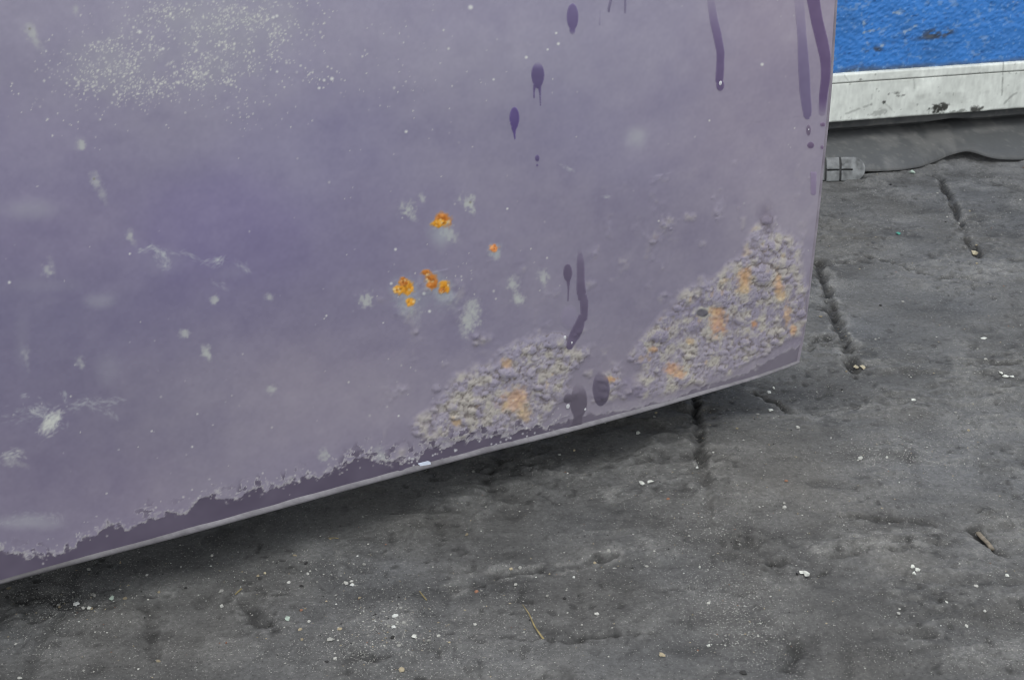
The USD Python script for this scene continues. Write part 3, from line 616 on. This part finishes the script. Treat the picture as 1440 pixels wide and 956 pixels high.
# rust flowers
def rust(u, v, rx, ry, col, seed, ang=0.0, am=1.0, rag=.75):
    pale = am < 1
    if pale: col = tuple(np.array(col) * .62 + np.array([172, 156, 142]) * .38)
    stamp(u, v, rx * 1.1, ry * 1.1, col, am, ang=ang, soft=.85 if pale else .5, ragged=rag, seed=seed, nscale=.005, rough=.85, raise_mm=.5)
    g = np.random.default_rng(seed)
    for _ in range(int(6 + rx * .9)):
        a, q = g.random() * 6.28, math.sqrt(g.random())
        if _ < 2 and not pale: stamp(u + math.cos(a) * rx * .3, v + math.sin(a) * ry * .3, rx * .3, ry * .28, (112, 66, 34), .7, soft=.8, ragged=.4, seed=seed + _)
        dc = g.choice([0, 1, 2, 3], p=[.35, .35, .08, .22]); cc = [np.array(col) + 22, np.array(col) - 26, np.array(col) * .62, np.array([222, 200, 150])][dc]
        rr = g.uniform(.12, .3) * min(rx, ry) + .8
        stamp(u + math.cos(a) * q * rx * .85, v + math.sin(a) * q * ry * .85, rr, rr, np.clip(cc, 0, 255), .3 if pale else .65, soft=.9 if pale else .7, raise_mm=g.uniform(.1, .4) if pale else g.uniform(.3, 1.3))
for u, v, r, a in [(575, 420, 26, .35), (620, 415, 24, .3), (618, 325, 20, .35), (566, 404, 20, .45), (606, 394, 18, .4), (694, 350, 11, .5), (622, 404, 14, .4)]:
    stamp(u, v, r, r * .9, (150, 158, 165), a, soft=.9, ragged=.7, seed=int(u), nscale=.005)
OR, OD, PO = (214, 148, 46), (190, 118, 50), (190, 150, 124)
for q in [(621, 307, 11, 9, OD, 1), (613, 313, 8, 5, OR, 2), (619, 312, 8, 6, OR, 22), (570, 403, 9, 9, OR, 3), (558, 405, 8, 6, OR, 4), (565, 394, 6, 6, OD, 5), (575, 422, 6, 6, OR, 6), (605, 394, 8, 9, OD, 7), (623, 401, 7, 8, OR, 8), (619, 407, 5, 4, OD, 9), (597, 382, 6, 4, OD, 10), (692, 347, 7, 5, (216, 138, 80), 11)]:
    rust(*q)
for q in [(718, 562, 18, 15, PO, 12), (728, 556, 12, 12, PO, 13), (710, 508, 8, 7, (186, 150, 118), 14), (1044, 388, 9, 15, (196, 146, 96), 15), (1040, 404, 9, 7, (190, 160, 116), 16), (1091, 398, 7, 14, (198, 152, 112), 17), (1095, 412, 8, 9, (192, 160, 118), 18), (1008, 452, 11, 17, (194, 142, 110), 19), (1004, 436, 10, 7, (186, 138, 100), 20), (943, 516, 11, 9, (194, 142, 112), 21), (952, 524, 8, 6, (190, 145, 112), 23), (1057, 454, 4, 5, (196, 130, 84), 24), (916, 489, 6, 4, (188, 144, 108), 25), (1104, 440, 5, 14, (180, 146, 116), 26), (1112, 462, 5, 7, (190, 140, 102), 27), (968, 478, 6, 5, (184, 160, 124), 28), (856, 531, 9, 4, (182, 132, 84), 29), (735, 580, 10, 12, (176, 150, 122), 30), (640, 592, 6, 5, (190, 160, 120), 31)]:
    rust(*q, 0.0, .85)
# the top coat has peeled off along the bottom: a bare dark band with a ragged chalky rim
ln = np.array([(-300, 830), (-60, 784), (0, 772), (30, 780), (62, 782), (90, 768), (125, 748), (190, 733), (255, 716), (290, 696), (325, 700), (345, 690), (385, 684), (420, 674), (470, 660), (510, 642), (535, 652), (560, 648), (600, 632), (650, 620), (700, 610), (760, 600), (800, 588), (860, 578), (905, 572), (1000, 540), (1060, 516), (1110, 490), (1150, 470)], float)
dl = V - np.interp(U, ln[:, 0], ln[:, 1])
wl = np.where(U < 780, 1.0, 0.45)
rag = ((fb(Sg, Zg, 0.02, 2, 196) - .5) * 22 + (fb(Sg, Zg, 0.0065, 4, 96) - 0.5) * 26) * wl
dd = dl + rag
band = sstep(dd, -1.2, 1.2)
bc = np.array([86, 79, 95]) + (fb(Sg, Zg, 0.03, 3, 97) - .5)[..., None] * 22 + np.clip((U - 600) / 500, 0, 1)[..., None] * np.array([18, 20, 14])
bandA = band * np.where(U < 800, 0.95, 0.75)
C = C * (1 - bandA[..., None]) + bc * bandA[..., None]
R = R * (1 - band) + .34 * band
fr = np.exp(-(dd / 2.2) ** 2) * sstep(fb(Sg, Zg, 0.006, 3, 98), 0.36, 0.55) * np.where(U < 790, .75, .35)
fr2 = np.exp(-((dd + 5) / 5) ** 2) * sstep(fb(Sg, Zg, 0.004, 3, 99), 0.52, 0.66) * .55 * np.where(U < 790, 1, .4)
fr = np.maximum(fr, fr2 * .8)
nl = fb(Sg, Zg, 0.0075, 3, 197); zone = np.exp(-((dd + 8) / 10) ** 2) * sstep(fb(Sg, Zg, .04, 2, 198), .36, .55) * (U < 800)
bare = zone * sstep(nl, .56, .60) * (dd < 0)
C = C * (1 - (bare * .85)[..., None]) + bc * (bare * .85)[..., None]
lace = np.exp(-((nl - .56) / .022) ** 2) * np.clip(zone * 1.5, 0, 1) * .75 * (dd < 1)
fr = np.maximum(fr, lace)
C = C * (1 - fr[..., None]) + np.array([182, 180, 180]) * fr[..., None]
HT -= band * 0.0003 * (1 - COR); HT += fr * 0.0003
HT = np.where((U < 560) & (band > .5), -0.0003, HT)
for _ in range(140):
    u = rng.uniform(60, 790); v = np.interp(u, ln[:, 0], ln[:, 1]) + rng.normal() * 9 - 6
    stamp(u, v, rng.uniform(.8, 2.2), rng.uniform(.8, 1.8), (196, 195, 192), rng.uniform(.3, .8), soft=.6)
for _ in range(40):
    u = rng.uniform(560, 760); v = np.interp(u, ln[:, 0], ln[:, 1]) + rng.uniform(0, 22)
    stamp(u, v, 1.6, 1.6, (206, 208, 210), .8, soft=.6)
stamp(1075, 305, 13, 24, (108, 100, 116), .5, soft=.9, ragged=.3, seed=5)
# gentle crown of the pressed skin; the relief fades at the rim
crown = 0.004 * (1 - ((Zg - HB - 0.3) / 0.45) ** 2)
OUT = HT + crown
Sx = np.minimum(Sg, fedge(Zg)); Zx = np.maximum(Zg, fbot(Sg))
Zx = np.maximum(Zx, fbot(Sx)); Sx = np.minimum(Sx, fedge(Zx))
OUT = np.where((Sg > Sx + 1e-9) | (Zg < Zx - 1e-9), crown, OUT)
DV = door_pt(Sx, Zx, OUT).reshape(-1, 3); DF = drop_flat(DV, grid_faces(*Sg.shape))
door = tag(empty('car_door'), 'weathered purple car door with rust spots, blistered paint and water drips', 'car door')
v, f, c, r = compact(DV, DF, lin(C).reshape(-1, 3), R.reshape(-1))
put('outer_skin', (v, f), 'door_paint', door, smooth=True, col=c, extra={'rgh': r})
def skin_out(s, z):
    i = np.interp(z, dz, np.arange(len(dz))); j = np.interp(s, ds, np.arange(len(ds)))
    return map_coordinates(OUT, [i, j], order=1)
# folded hem along the bottom and the rear edge
def sweep(path_s, path_z, prof, inward, wmul=1.0):
    """prof: (along inward, out) pairs; inward: unit vectors in the door plane."""
    rows_ = []
    for a, b in prof:
        a = a * wmul
        ps, pz = path_s + inward[:, 0] * a, path_z + inward[:, 1] * a
        rows_.append(door_pt(ps, pz, 0.004 * (1 - ((pz - HB - 0.3) / 0.45) ** 2) + b))
    V3 = np.array(rows_); return V3.reshape(-1, 3), grid_faces(*V3.shape[:2])
corner_s = float(fedge(float(fbot(bs.max()))))
us = np.linspace(bs.min(), corner_s - 0.0005, 500); uz = fbot(us)
tn = np.gradient(uz, us); nrm = np.stack([-tn, np.ones_like(tn)], -1); nrm /= np.linalg.norm(nrm, axis=1, keepdims=True)
hw = 0.0058
pf = [(hw + .001, -0.0006), (hw, 0.0006), (hw * .8, 0.0019), (hw * .5, 0.0030), (hw * .15, 0.0028), (-0.0008, 0.0012), (-0.0015, -0.0015), (-0.001, -0.004), (0.002, -0.006), (hw + .004, -0.0062)]
hx = survey(door_pt(us, uz))[0]
hv, hf = sweep(us, uz, pf, nrm, np.interp(hx, [0, 120, 380, 800, 950, 1120], [.55, .8, 1.05, 1.0, .8, .5]) * (.85 + .3 * fb(us, us * 0, .03, 3, 106)))
hu, hvv = survey(hv)
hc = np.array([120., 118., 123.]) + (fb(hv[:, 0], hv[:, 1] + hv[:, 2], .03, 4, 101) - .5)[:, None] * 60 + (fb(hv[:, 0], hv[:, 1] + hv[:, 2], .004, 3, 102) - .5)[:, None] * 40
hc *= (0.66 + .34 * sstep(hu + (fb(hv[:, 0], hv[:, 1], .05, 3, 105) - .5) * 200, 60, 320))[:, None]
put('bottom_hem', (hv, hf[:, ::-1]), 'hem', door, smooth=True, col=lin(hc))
zz = np.linspace(float(fbot(corner_s)) + 0.0005, float(dz[-1]), 400); ee = fedge(zz); ee = gaussian_filter(ee, 3, mode='nearest')
te = np.gradient(ee, zz); ne = np.stack([-np.ones_like(te), te], -1); ne /= np.linalg.norm(ne, axis=1, keepdims=True)
pe_ = [(0.0042, -0.0004), (0.0032, 0.0006), (0.0015, 0.0009), (0.0, 0.0004), (-0.0009, -0.0012), (-0.0006, -0.0035), (0.002, -0.0055), (0.008, -0.0058)]
hv, hf = sweep(ee, zz, pe_, ne)
hc = np.array([132., 126., 136.]) + (fb(hv[:, 0], hv[:, 2], .02, 4, 103) - .5)[:, None] * 50
put('rear_hem', (hv, hf), 'hem', door, smooth=True, col=lin(hc))
# inner frame of the door: unseen, made deep and dark to shade the ground below
TH = 0.20
poly = [(sL, float(fbot(sL)) + .004)] + [(float(a), float(fbot(a)) + .004) for a in np.linspace(sL + .01, corner_s - .012, 24)] + [(float(fedge(z)) - .012, float(z)) for z in np.linspace(float(fbot(corner_s)) + .02, float(dz[-1]), 16)] + [(sL, float(dz[-1]))]
inner_m = trimesh.creation.extrude_polygon(Polygon(poly), TH)
iv = inner_m.vertices
shr = 1 - 0.05 * (iv[:, 2] / TH)
put('inner_frame', (door_pt(iv[:, 0], iv[:, 1] + 0.004 * iv[:, 2] / TH * (iv[:, 1] < HB + .3), -0.0055 - iv[:, 2]), inner_m.faces[:, ::-1]), 'inner_metal', door, smooth=20)
# water: runs and drops lying on the paint
def ell(cu, cv, rx, ry, n=28, sharp=0.0):
    a = np.linspace(0, 2 * math.pi, n, endpoint=False)
    return Polygon(np.stack([cu + rx * np.cos(a) * (1 - sharp * np.clip(np.sin(a), 0, 1)), cv + ry * np.sin(a)], -1)).buffer(0)
def strip(pts):
    P = np.array(pts, float); e = P[-1]; P = np.vstack([P, [e[0], e[1] + .22 * e[2], .86 * e[2]], [e[0], e[1] + .38 * e[2], .6 * e[2]], [e[0], e[1] + .46 * e[2], .2 * e[2]]]); k = np.linspace(0, len(P) - 1, len(P) * 6); cu = gaussian_filter(np.interp(k, range(len(P)), P[:, 0]), 1.5, mode='nearest') + (fb(k * 4, k * 0 + P[0, 0], 9, 3, 131) - .5) * min(3, P[:, 2].max() * .3); cv = np.interp(k, range(len(P)), P[:, 1]); wd = gaussian_filter(np.interp(k, range(len(P)), P[:, 2]), 1.2, mode='nearest') / 2 * (1 + (fb(k * 4, k * 0 + P[0, 0], 7, 3, 132) - .5) * .5)
    return Polygon(np.vstack([np.stack([cu - wd, cv], -1), np.stack([cu + wd, cv], -1)[::-1]])).buffer(0.01).buffer(0)
def water(name, polys, col, label=None, fade_top=0.0, fade_bot=0.0, cover=.95, thick=.5, soft=1.6):
    from shapely import union_all
    g0 = union_all(polys).intersection(Polygon(np.vstack([bot + [0, -2.0], [[1300, 500], [1300, -200], [-300, -200]]])))
    vs, fs, cs_, os_ = [], [], [], []; n0 = 0
    for g in getattr(g0, 'geoms', [g0]):
        g = g.simplify(.15); x0, y0, x1, y1 = g.bounds
        ring = g.exterior.segmentize(1.0) if hasattr(g.exterior, 'segmentize') else g.exterior
        import shapely
        ring = np.array(shapely.segmentize(g.exterior, 1.2).coords)[:-1]
        gx_, gy_ = np.meshgrid(np.arange(x0, x1, 1.5), np.arange(y0, y1, 1.5)); q = np.stack([gx_.ravel(), gy_.ravel()], -1)
        q = q + rng.uniform(-.2, .2, q.shape)
        inn = shapely.contains_xy(g.buffer(-.6), q[:, 0], q[:, 1]) if not g.buffer(-.6).is_empty else np.zeros(len(q), bool)
        P = np.vstack([ring, q[inn]]); T = Delaunay(P).simplices
        cen = P[T].mean(1); T = T[shapely.contains_xy(g, cen[:, 0], cen[:, 1])]
        if len(T) == 0: continue
        d = shapely.distance(shapely.points(P), g.exterior); d = np.r_[np.zeros(len(ring)), d[len(ring):]]
        s, z = to_door(P[:, 0], P[:, 1])
        out = skin_out(s, z) + 0.0003 + thick / 1000 * np.sqrt(np.clip(d / 7.0, 0, 1))
        cv = cover * (0.25 + 0.75 * sstep(d, 0, soft))
        if fade_top: cv = cv * sstep(P[:, 1], y0 - 2, y0 + fade_top)
        if fade_bot: cv = cv * (1 - .8 * sstep(P[:, 1], y1 - fade_bot, y1))
        v3 = door_pt(s, z, out)
        nt = np.cross(v3[T[:, 1]] - v3[T[:, 0]], v3[T[:, 2]] - v3[T[:, 0]]) @ DN
        T = np.where((nt < 0)[:, None], T[:, ::-1], T)
        cc = np.array(col, float) + (fb(P[:, 0], P[:, 1], 14, 3, 111) - .5)[:, None] * 16 + ((P[:, 1] - y0) / max(y1 - y0, 1) - .5)[:, None] * -10
        vs.append(v3); fs.append(T + n0); cs_.append(lin(cc)); os_.append(cv); n0 += len(P)
    m = put(name, (np.vstack(vs), np.vstack(fs)), 'water_film', door, smooth=True, col=np.vstack(cs_), extra={'cover': np.concatenate(os_)})
    if label: tag(m, label)
PU, PM, PG = (88, 79, 112), (98, 86, 116), (88, 82, 96)
water('water_drop', [ell(803, 23, 8.5, 19), strip([(803, 36, 10), (803, 44, 9)])], (98, 88, 122), cover=.85, fade_bot=8)
water('water_drop', [ell(754, 105, 9.5, 19, sharp=.15), strip([(750, 118, 6), (748, 128, 3), (748.5, 136, 3)]), strip([(756, 118, 6), (757.5, 130, 3), (757.5, 147, 2.4)])], PU, fade_top=12)
water('water_drop', [ell(721, 166, 7.3, 17, sharp=.25), strip([(720, 178, 8), (721, 186, 3.4), (721.5, 194, 2.6)])], (84, 72, 116))
water('water_drop', [ell(753, 221, 3.4, 5), ell(753, 231, 1.8, 2)], PU)
water('water_run', [strip([(994, -30, 13), (997, 0, 12), (1001, 28, 12), (1007, 52, 13), (1011, 74, 13), (1010, 95, 12), (1008.5, 112, 12)]), ell(1010, 119, 6, 8)], PM, cover=.88, fade_top=110)
water('water_run', [strip([(1119, -40, 17), (1121, 0, 17), (1125, 50, 15), (1127, 90, 15), (1129, 125, 14), (1132, 150, 13), (1132, 162, 11)])], (106, 97, 124), cover=.85, fade_top=150)
water('water_run', [strip([(1137, -40, 17), (1141, 0, 17), (1146, 28, 17), (1153, 55, 17), (1158, 80, 15), (1158, 110, 13), (1155, 132, 12), (1153, 158, 10)])], (92, 77, 108), cover=.92, fade_bot=30)
water('water_drop', [ell(1134, 182, 3.6, 8)], (104, 94, 112)); water('water_drop', [ell(1137, 203, 5.2, 5)], (98, 84, 108)); water('water_drop', [ell(1154, 174, 4, 3.2)], (104, 88, 112)); water('water_drop', [ell(1153, 206, 2.4, 3)], (104, 88, 112))
water('water_drop', [strip([(1141, 240, 9), (1141, 270, 8)])], (122, 110, 134), cover=.6)
water('water_drop', [ell(796, 382, 6.6, 13, sharp=.1), strip([(796.5, 392, 6), (797, 402, 2.6), (796.5, 421, 2.2)])], (88, 80, 100))
water('water_run', [strip([(812, 346, 3), (812.5, 356, 9), (813.5, 372, 13.5), (814, 395, 12), (815, 412, 13), (814.5, 417, 10)]), strip([(818.5, 412, 8), (819, 422, 12), (819, 446, 10)]), strip([(816, 440, 8), (812, 455, 16), (805, 472, 18), (798, 484, 12)])], (92, 84, 104), fade_top=26, cover=.9)
water('water_drop', [ell(798, 445, 13, 18)], (122, 116, 134), cover=.5, soft=6, thick=.2)
water('water_drop', [ell(843, 545, 11.8, 25)], (88, 82, 97), fade_top=16, cover=.92)
water('water_run', [ell(812, 562, 12.5, 25), ell(796, 558, 6.5, 8), strip([(811, 576, 17), (811, 587, 14.5), (808, 596, 22), (806, 603, 32), (806, 612, 34)])], (90, 84, 96), fade_top=20)
water('water_drop', [ell(885, 545, 22, 18)], (118, 112, 128), cover=.5, soft=8, thick=.2)
water('water_run', [strip([(858, -30, 5), (857, 0, 5), (854.5, 10, 5), (854, 15, 4.5)]), strip([(877, -30, 5), (877, 0, 4), (877, 17, 3)])], (104, 98, 120), cover=.7)
water('water_run', [strip([(842, 14, 2), (841, 34, 3)])], (118, 112, 132), cover=.5)
def bead(u, v, r):
    b = trimesh.creation.icosphere(3, 1.0); s, z = to_door(np.array([u]), np.array([v])); k = r / FPX * 1.42
    P = door_pt(s, z, skin_out(s, z))[0] + b.vertices[:, :1] * DS * k + b.vertices[:, 1:2] * DN * k * .55 + b.vertices[:, 2:] * DT * k * 1.25
    put('water_bead', (P, b.faces), 'bead', door, smooth=True)
plain('bead', (0.55, 0.56, 0.58), .12, .6, vary=.05)
bead(1010, 116, 3.6); bead(1134, 181, 2.0); bead(797, 570, 3.8); bead(821, 574, 2.6); bead(801, 480, 2.6); bead(791, 472, 2.8)

# ------------------------------------------------------------------ things lying about
def lump(r, sx, sy, sz, seed, sub=2, amp=.5):
    g = np.random.default_rng(abs(int(seed)) * 17 + 3); q = g.normal(size=(13, 3)); q /= np.linalg.norm(q, axis=1, keepdims=True)
    m = trimesh.convex.convex_hull(q * g.uniform(.7, 1.1, (13, 1))); m = m.subdivide(); d = m.vertices
    m.vertices = d * (1 + amp * (fb(d[:, 0] + 9, d[:, 1] + d[:, 2] * 1.7 + 5, .5, 2, int(seed)) - .5))[:, None] * np.array([sx, sy, sz]) * r
    return m
def px_size(u, v): P = on_ground(u, v); return np.linalg.norm(P - CC) / FPX, P
def chip(name, u, v, wpx, hpx, mat, label, cat, seed, ang=0.0, pieces=None, zf=.55):
    k, P = px_size(u, v)
    ms = []
    for (du, dv, w, h_) in (pieces or [(0, 0, wpx, hpx)]):
        Q = on_ground(u + du, v + dv); a = w * k / 2 * .9; dep = h_ * k / 2 * .85
        m = lump(1.0, a, min(dep * 1.5, a * 1.3), dep * .75, seed + int(du * 3))
        m.apply_transform(trimesh.transformations.rotation_matrix(ang, [0, 0, 1])); m.apply_translation([Q[0] - P[0], Q[1] - P[1], gz(Q[0], Q[1]) - gz(P[0], P[1]) + dep * zf])
        ms.append(m)
    o = trimesh.util.concatenate(ms); o.apply_translation([P[0], P[1], gz(P[0], P[1])])
    tag(put(name, (o.vertices, o.faces), mat, smooth=40), label, cat)
WC = 'stone chip'
chip('white_stone_chip', 908, 685, 22, 9, 'white_chip', 'pair of white crumbs on the paving below the blistered stretch of the door', WC, 1, pieces=[(-7, 1, 11, 9), (6, -1, 12, 6)])
chip('white_stone_chip', 1131, 809, 16, 13, 'white_chip', 'white angular chip at the end of a dark pit in the paving', WC, 2, pieces=[(2, 1, 11, 12), (-4, 0, 10, 7)])
chip('dark_chip_and_shade', 1121, 811, 6, 6, 'dark_chip_and_shade', 'tiny dark lump added as shade at the left side of the white angular chip', 'crumb', 3)  # dark lump added in place of the white chip's shadow
chip('white_stone_chip', 1286, 804, 15, 20, 'white_chip', 'cluster of rounded white crumbs, the largest white spot on the lower right paving', WC, 4, pieces=[(-3, -5, 9, 8), (4, 0, 9, 8), (-2, 6, 9, 8)])
chip('sandy_stone_chip', 1207, 518, 18, 11, 'sandy_chip', 'yellowish chip in the end of the open joint right of the door corner', WC, 5, pieces=[(-3, -1, 9, 8), (5, 1, 10, 9)])
chip('white_scrap', 1415, 532, 24, 9, 'white_chip', 'bent pale scrap near the right edge of the picture on bare paving', 'scrap', 6, pieces=[(-9, -3, 9, 7), (-2, 1, 10, 6), (7, 2, 10, 5)])
chip('green_stone_chip', 1282, 248, 10, 8, 'green_chip', 'pale green chip just in front of the rubber skirt', WC, 7)
chip('sandy_stone_chip', 1370, 353, 11, 10, 'sandy_chip', 'grey-beige pebble in the lower end of the joint below the skirt', 'pebble', 8)
chip('green_stone_chip', 157, 845, 9, 12, 'green_chip', 'upright greenish white pebble below the bottom edge of the door, left side', 'pebble', 9, zf=.8)
chip('white_stone_chip', 126, 858, 8, 6, 'white_chip', 'small white chip left of the upright greenish pebble', WC, 10)
chip('green_stone_chip', 404, 874, 11, 9, 'green_chip', 'pale green pebble beside the dark hole in the paving', 'pebble', 11)
chip('white_stone_chip', 582, 900, 9, 7, 'white_chip', 'white pebble beside a patch of fine pale grit, lower left of the straw', 'pebble', 12)
chip('white_stone_chip', 997, 908, 9, 7, 'white_chip', 'round white pebble near the bottom edge of the picture', 'pebble', 13)
chip('white_stone_chip', 1416, 811, 7, 6, 'white_chip', 'small white pebble near the right edge, below the wood splinter', 'pebble', 14)
chip('white_stone_chip', 1384, 475, 11, 5, 'white_chip', 'flat bright white flake on the paving right of the open joint', WC, 15)
chip('white_stone_chip', 1284, 567, 8, 6, 'white_chip', 'bright white crumb at the end of a pale ridge in the paving', WC, 16)
chip('white_stone_chip', 1083, 578, 9, 6, 'white_chip', 'white crumb beside the slanting crack below the door corner', WC, 17)
chip('white_stone_chip', 1088, 547, 5, 7, 'white_chip', 'small upright white crumb just above the slanting crack', WC, 18)
chip('white_stone_chip', 897, 609, 8, 7, 'white_chip', 'white pebble in the shadow under the door bottom', 'pebble', 19)
chip('teal_chip', 1262, 330, 9, 6, 'teal_chip', 'tiny dark green crumb on the paving below the rubber pad', 'crumb', 20)
chip('white_stone_chip', 1330, 849, 6, 6, 'white_chip', 'tiny white chip with a black crumb against its left side', WC, 21)
chip('dark_chip_and_shade', 1323, 847, 6, 5, 'dark_chip_and_shade', 'tiny black crumb against a tiny white chip, lower right', 'crumb', 22)
chip('white_stone_chip', 984, 802, 4, 9, 'white_chip', 'thin upright white sliver left of the white angular chip', WC, 23)
chip('dark_chip_and_shade', 1252, 262, 6, 4, 'dark_chip_and_shade', 'tiny black crumb in front of the rubber skirt', 'crumb', 24)
chip('brick_chip', 318, 881 + 24, 5, 4, 'brick_chip', 'tiny reddish brick crumb left of the fine pale grit', 'crumb', 25)
chip('sandy_stone_chip', 372, 808, 6, 6, 'sandy_chip', 'tiny yellowish pebble in the dusty band below the door', 'pebble', 26)
def stalk(name, pts, r0, r1, mat, label, cat, lift=.0015):
    P = on_ground([p[0] for p in pts], [p[1] for p in pts]); k = np.linspace(0, len(P) - 1, 14); C3 = np.stack([np.interp(k, range(len(P)), P[:, i]) for i in range(3)], -1)
    C3[:, 2] = gaussian_filter(np.array([gz(x, y) for x, y in C3[:, :2]]), 3, mode='nearest') + lift
    n = 7; vs = []
    for i, c3 in enumerate(C3):
        t = C3[min(i + 1, 13)] - C3[max(i - 1, 0)]; t /= np.linalg.norm(t); a = np.cross(t, [0, 0, 1]); a /= np.linalg.norm(a); b = np.cross(a, t); r = r0 + (r1 - r0) * i / 13
        for q in range(n): vs.append(c3 + r * (math.cos(2 * math.pi * q / n) * a + .6 * math.sin(2 * math.pi * q / n) * b))
    f = []
    for i in range(13):
        for q in range(n):
            q2 = (q + 1) % n; f += [(i * n + q, i * n + q2, i * n + n + q2), (i * n + q, i * n + n + q2, i * n + n + q)]
    vs += [C3[0], C3[-1]]
    for q in range(n): f += [(len(vs) - 2, (q + 1) % n, q), (len(vs) - 1, 13 * n + q, 13 * n + (q + 1) % n)]
    tag(put(name, (np.array(vs), np.array(f)), mat, smooth=True), label, cat)
stalk('straw', [(735, 853), (744, 866), (752, 884), (764, 902)], .0004, .0012, 'straw', 'long dry straw stalk lying on the paving', 'straw')
stalk('straw', [(590, 834), (595, 840), (600, 846)], .0007, .0009, 'straw', 'short piece of straw left of the pale ridge', 'straw')
stalk('straw', [(331, 838), (336, 834), (340, 830)], .0008, .0010, 'straw', 'tiny straw bit by the dark hole below the door', 'straw')
stalk('straw', [(462, 757), (470, 757), (476, 758)], .0005, .0006, 'straw', 'pale tiny straw bit in the shadow under the door', 'straw')
stalk('wood_splinter', [(1376, 745), (1386, 757), (1396, 770)], .0034, .0030, 'wood', 'grey wood splinter stuck in a dark pit of the paving', 'wood splinter', lift=.004)
# bluish white scrap stuck to the bottom hem of the door
ps, pz = to_door(np.array([586., 600, 603, 606, 602, 590]), np.array([650., 646, 647, 655, 651, 653.5]))
pp = door_pt(ps, pz, skin_out(ps, pz) + 0.0012 + np.array([0, .0006, .001, .0004, .001, .0004])); qq = pp - DN * .0006
pf_ = np.array([(0, 5, 1), (5, 4, 1), (1, 4, 2), (2, 4, 3)]); allf = np.vstack([pf_, pf_[:, ::-1] + 6] + [[(i, (i + 1) % 6, (i + 1) % 6 + 6), (i, (i + 1) % 6 + 6, i + 6)] for i in range(6)])
tag(put('paper_scrap', (np.vstack([pp, qq]), allf), 'paper', smooth=False), 'tiny bluish white scrap stuck to the dark bottom band of the door', 'scrap')
# loose grit
gr = np.random.default_rng(5); gvs, gfs, gcs = [], [], []; n0 = 0
ico = trimesh.creation.icosphere(1, 1.0); octa = trimesh.Trimesh([[1, 0, 0], [-1, 0, 0], [0, 1, 0], [0, -1, 0], [0, 0, 1], [0, 0, -1]], [[0, 2, 4], [2, 1, 4], [1, 3, 4], [3, 0, 4], [2, 0, 5], [1, 2, 5], [3, 1, 5], [0, 3, 5]], process=False)
spots = [(560, 895, 50, 28, 190), (90, 850, 60, 16, 120), (1040, 890, 45, 40, 80), (400, 800, 90, 20, 110), (480, 850, 30, 50, 50), (980, 720, 40, 40, 60), (1250, 640, 90, 25, 80), (1180, 470, 14, 40, 40), (850, 790, 60, 10, 45), (1280, 290, 90, 30, 60), (1300, 420, 90, 50, 60), (900, 680, 60, 25, 50), (1100, 730, 90, 30, 60), (760, 830, 120, 40, 60), (1345, 300, 14, 30, 24), (640, 720, 90, 30, 45), (150, 900, 120, 30, 50), (1040, 590, 40, 20, 40)]
pts = [(gr.normal(a, c), gr.normal(b, d)) for a, b, c, d, n in spots for _ in range(n)] + [(gr.uniform(-20, 1460), gr.uniform(235, 980)) for _ in range(1100)]
for u, v in pts:
    if v < 200: continue
    P = on_ground(u, v)
    if P[1] > 2.75 or P[1] < 1.0: continue
    if (P - W0) @ WN < 0.0: continue
    r = gr.choice([.0006, .0009, .0013, .0018, .0026], p=[.46, .34, .14, .05, .01])
    m = octa if r < .0014 else ico
    d = m.vertices * (1 + gr.uniform(-.35, .35, m.vertices.shape)) * np.array([gr.uniform(.8, 1.4), gr.uniform(.8, 1.4), gr.uniform(.5, .9)]) * r
    a = gr.random() * 6.28; d = d @ np.array([[math.cos(a), math.sin(a), 0], [-math.sin(a), math.cos(a), 0], [0, 0, 1]])
    gvs.append(d + [P[0], P[1], gz(P[0], P[1]) + r * .35]); gfs.append(m.faces + n0); n0 += len(d)
    t = gr.random()
    c = np.array([.36, .365, .34]) * gr.uniform(.5, 1.3) if t < .62 else np.array([.30, .26, .18]) * gr.uniform(.6, 1.2) if t < .8 else np.array([.03, .03, .03]) if t < .93 else np.array([.22, .12, .08]) * gr.uniform(.6, 1.2) if t < .95 else np.array([.5, .52, .5])
    gcs.append(np.tile(c, (len(d), 1)))
tag(put('grit', (np.vstack(gvs), np.vstack(gfs)), 'grit', smooth=False, col=np.vstack(gcs)), 'fine pale, sandy and dark grit scattered over the paving', 'grit', kind='stuff')
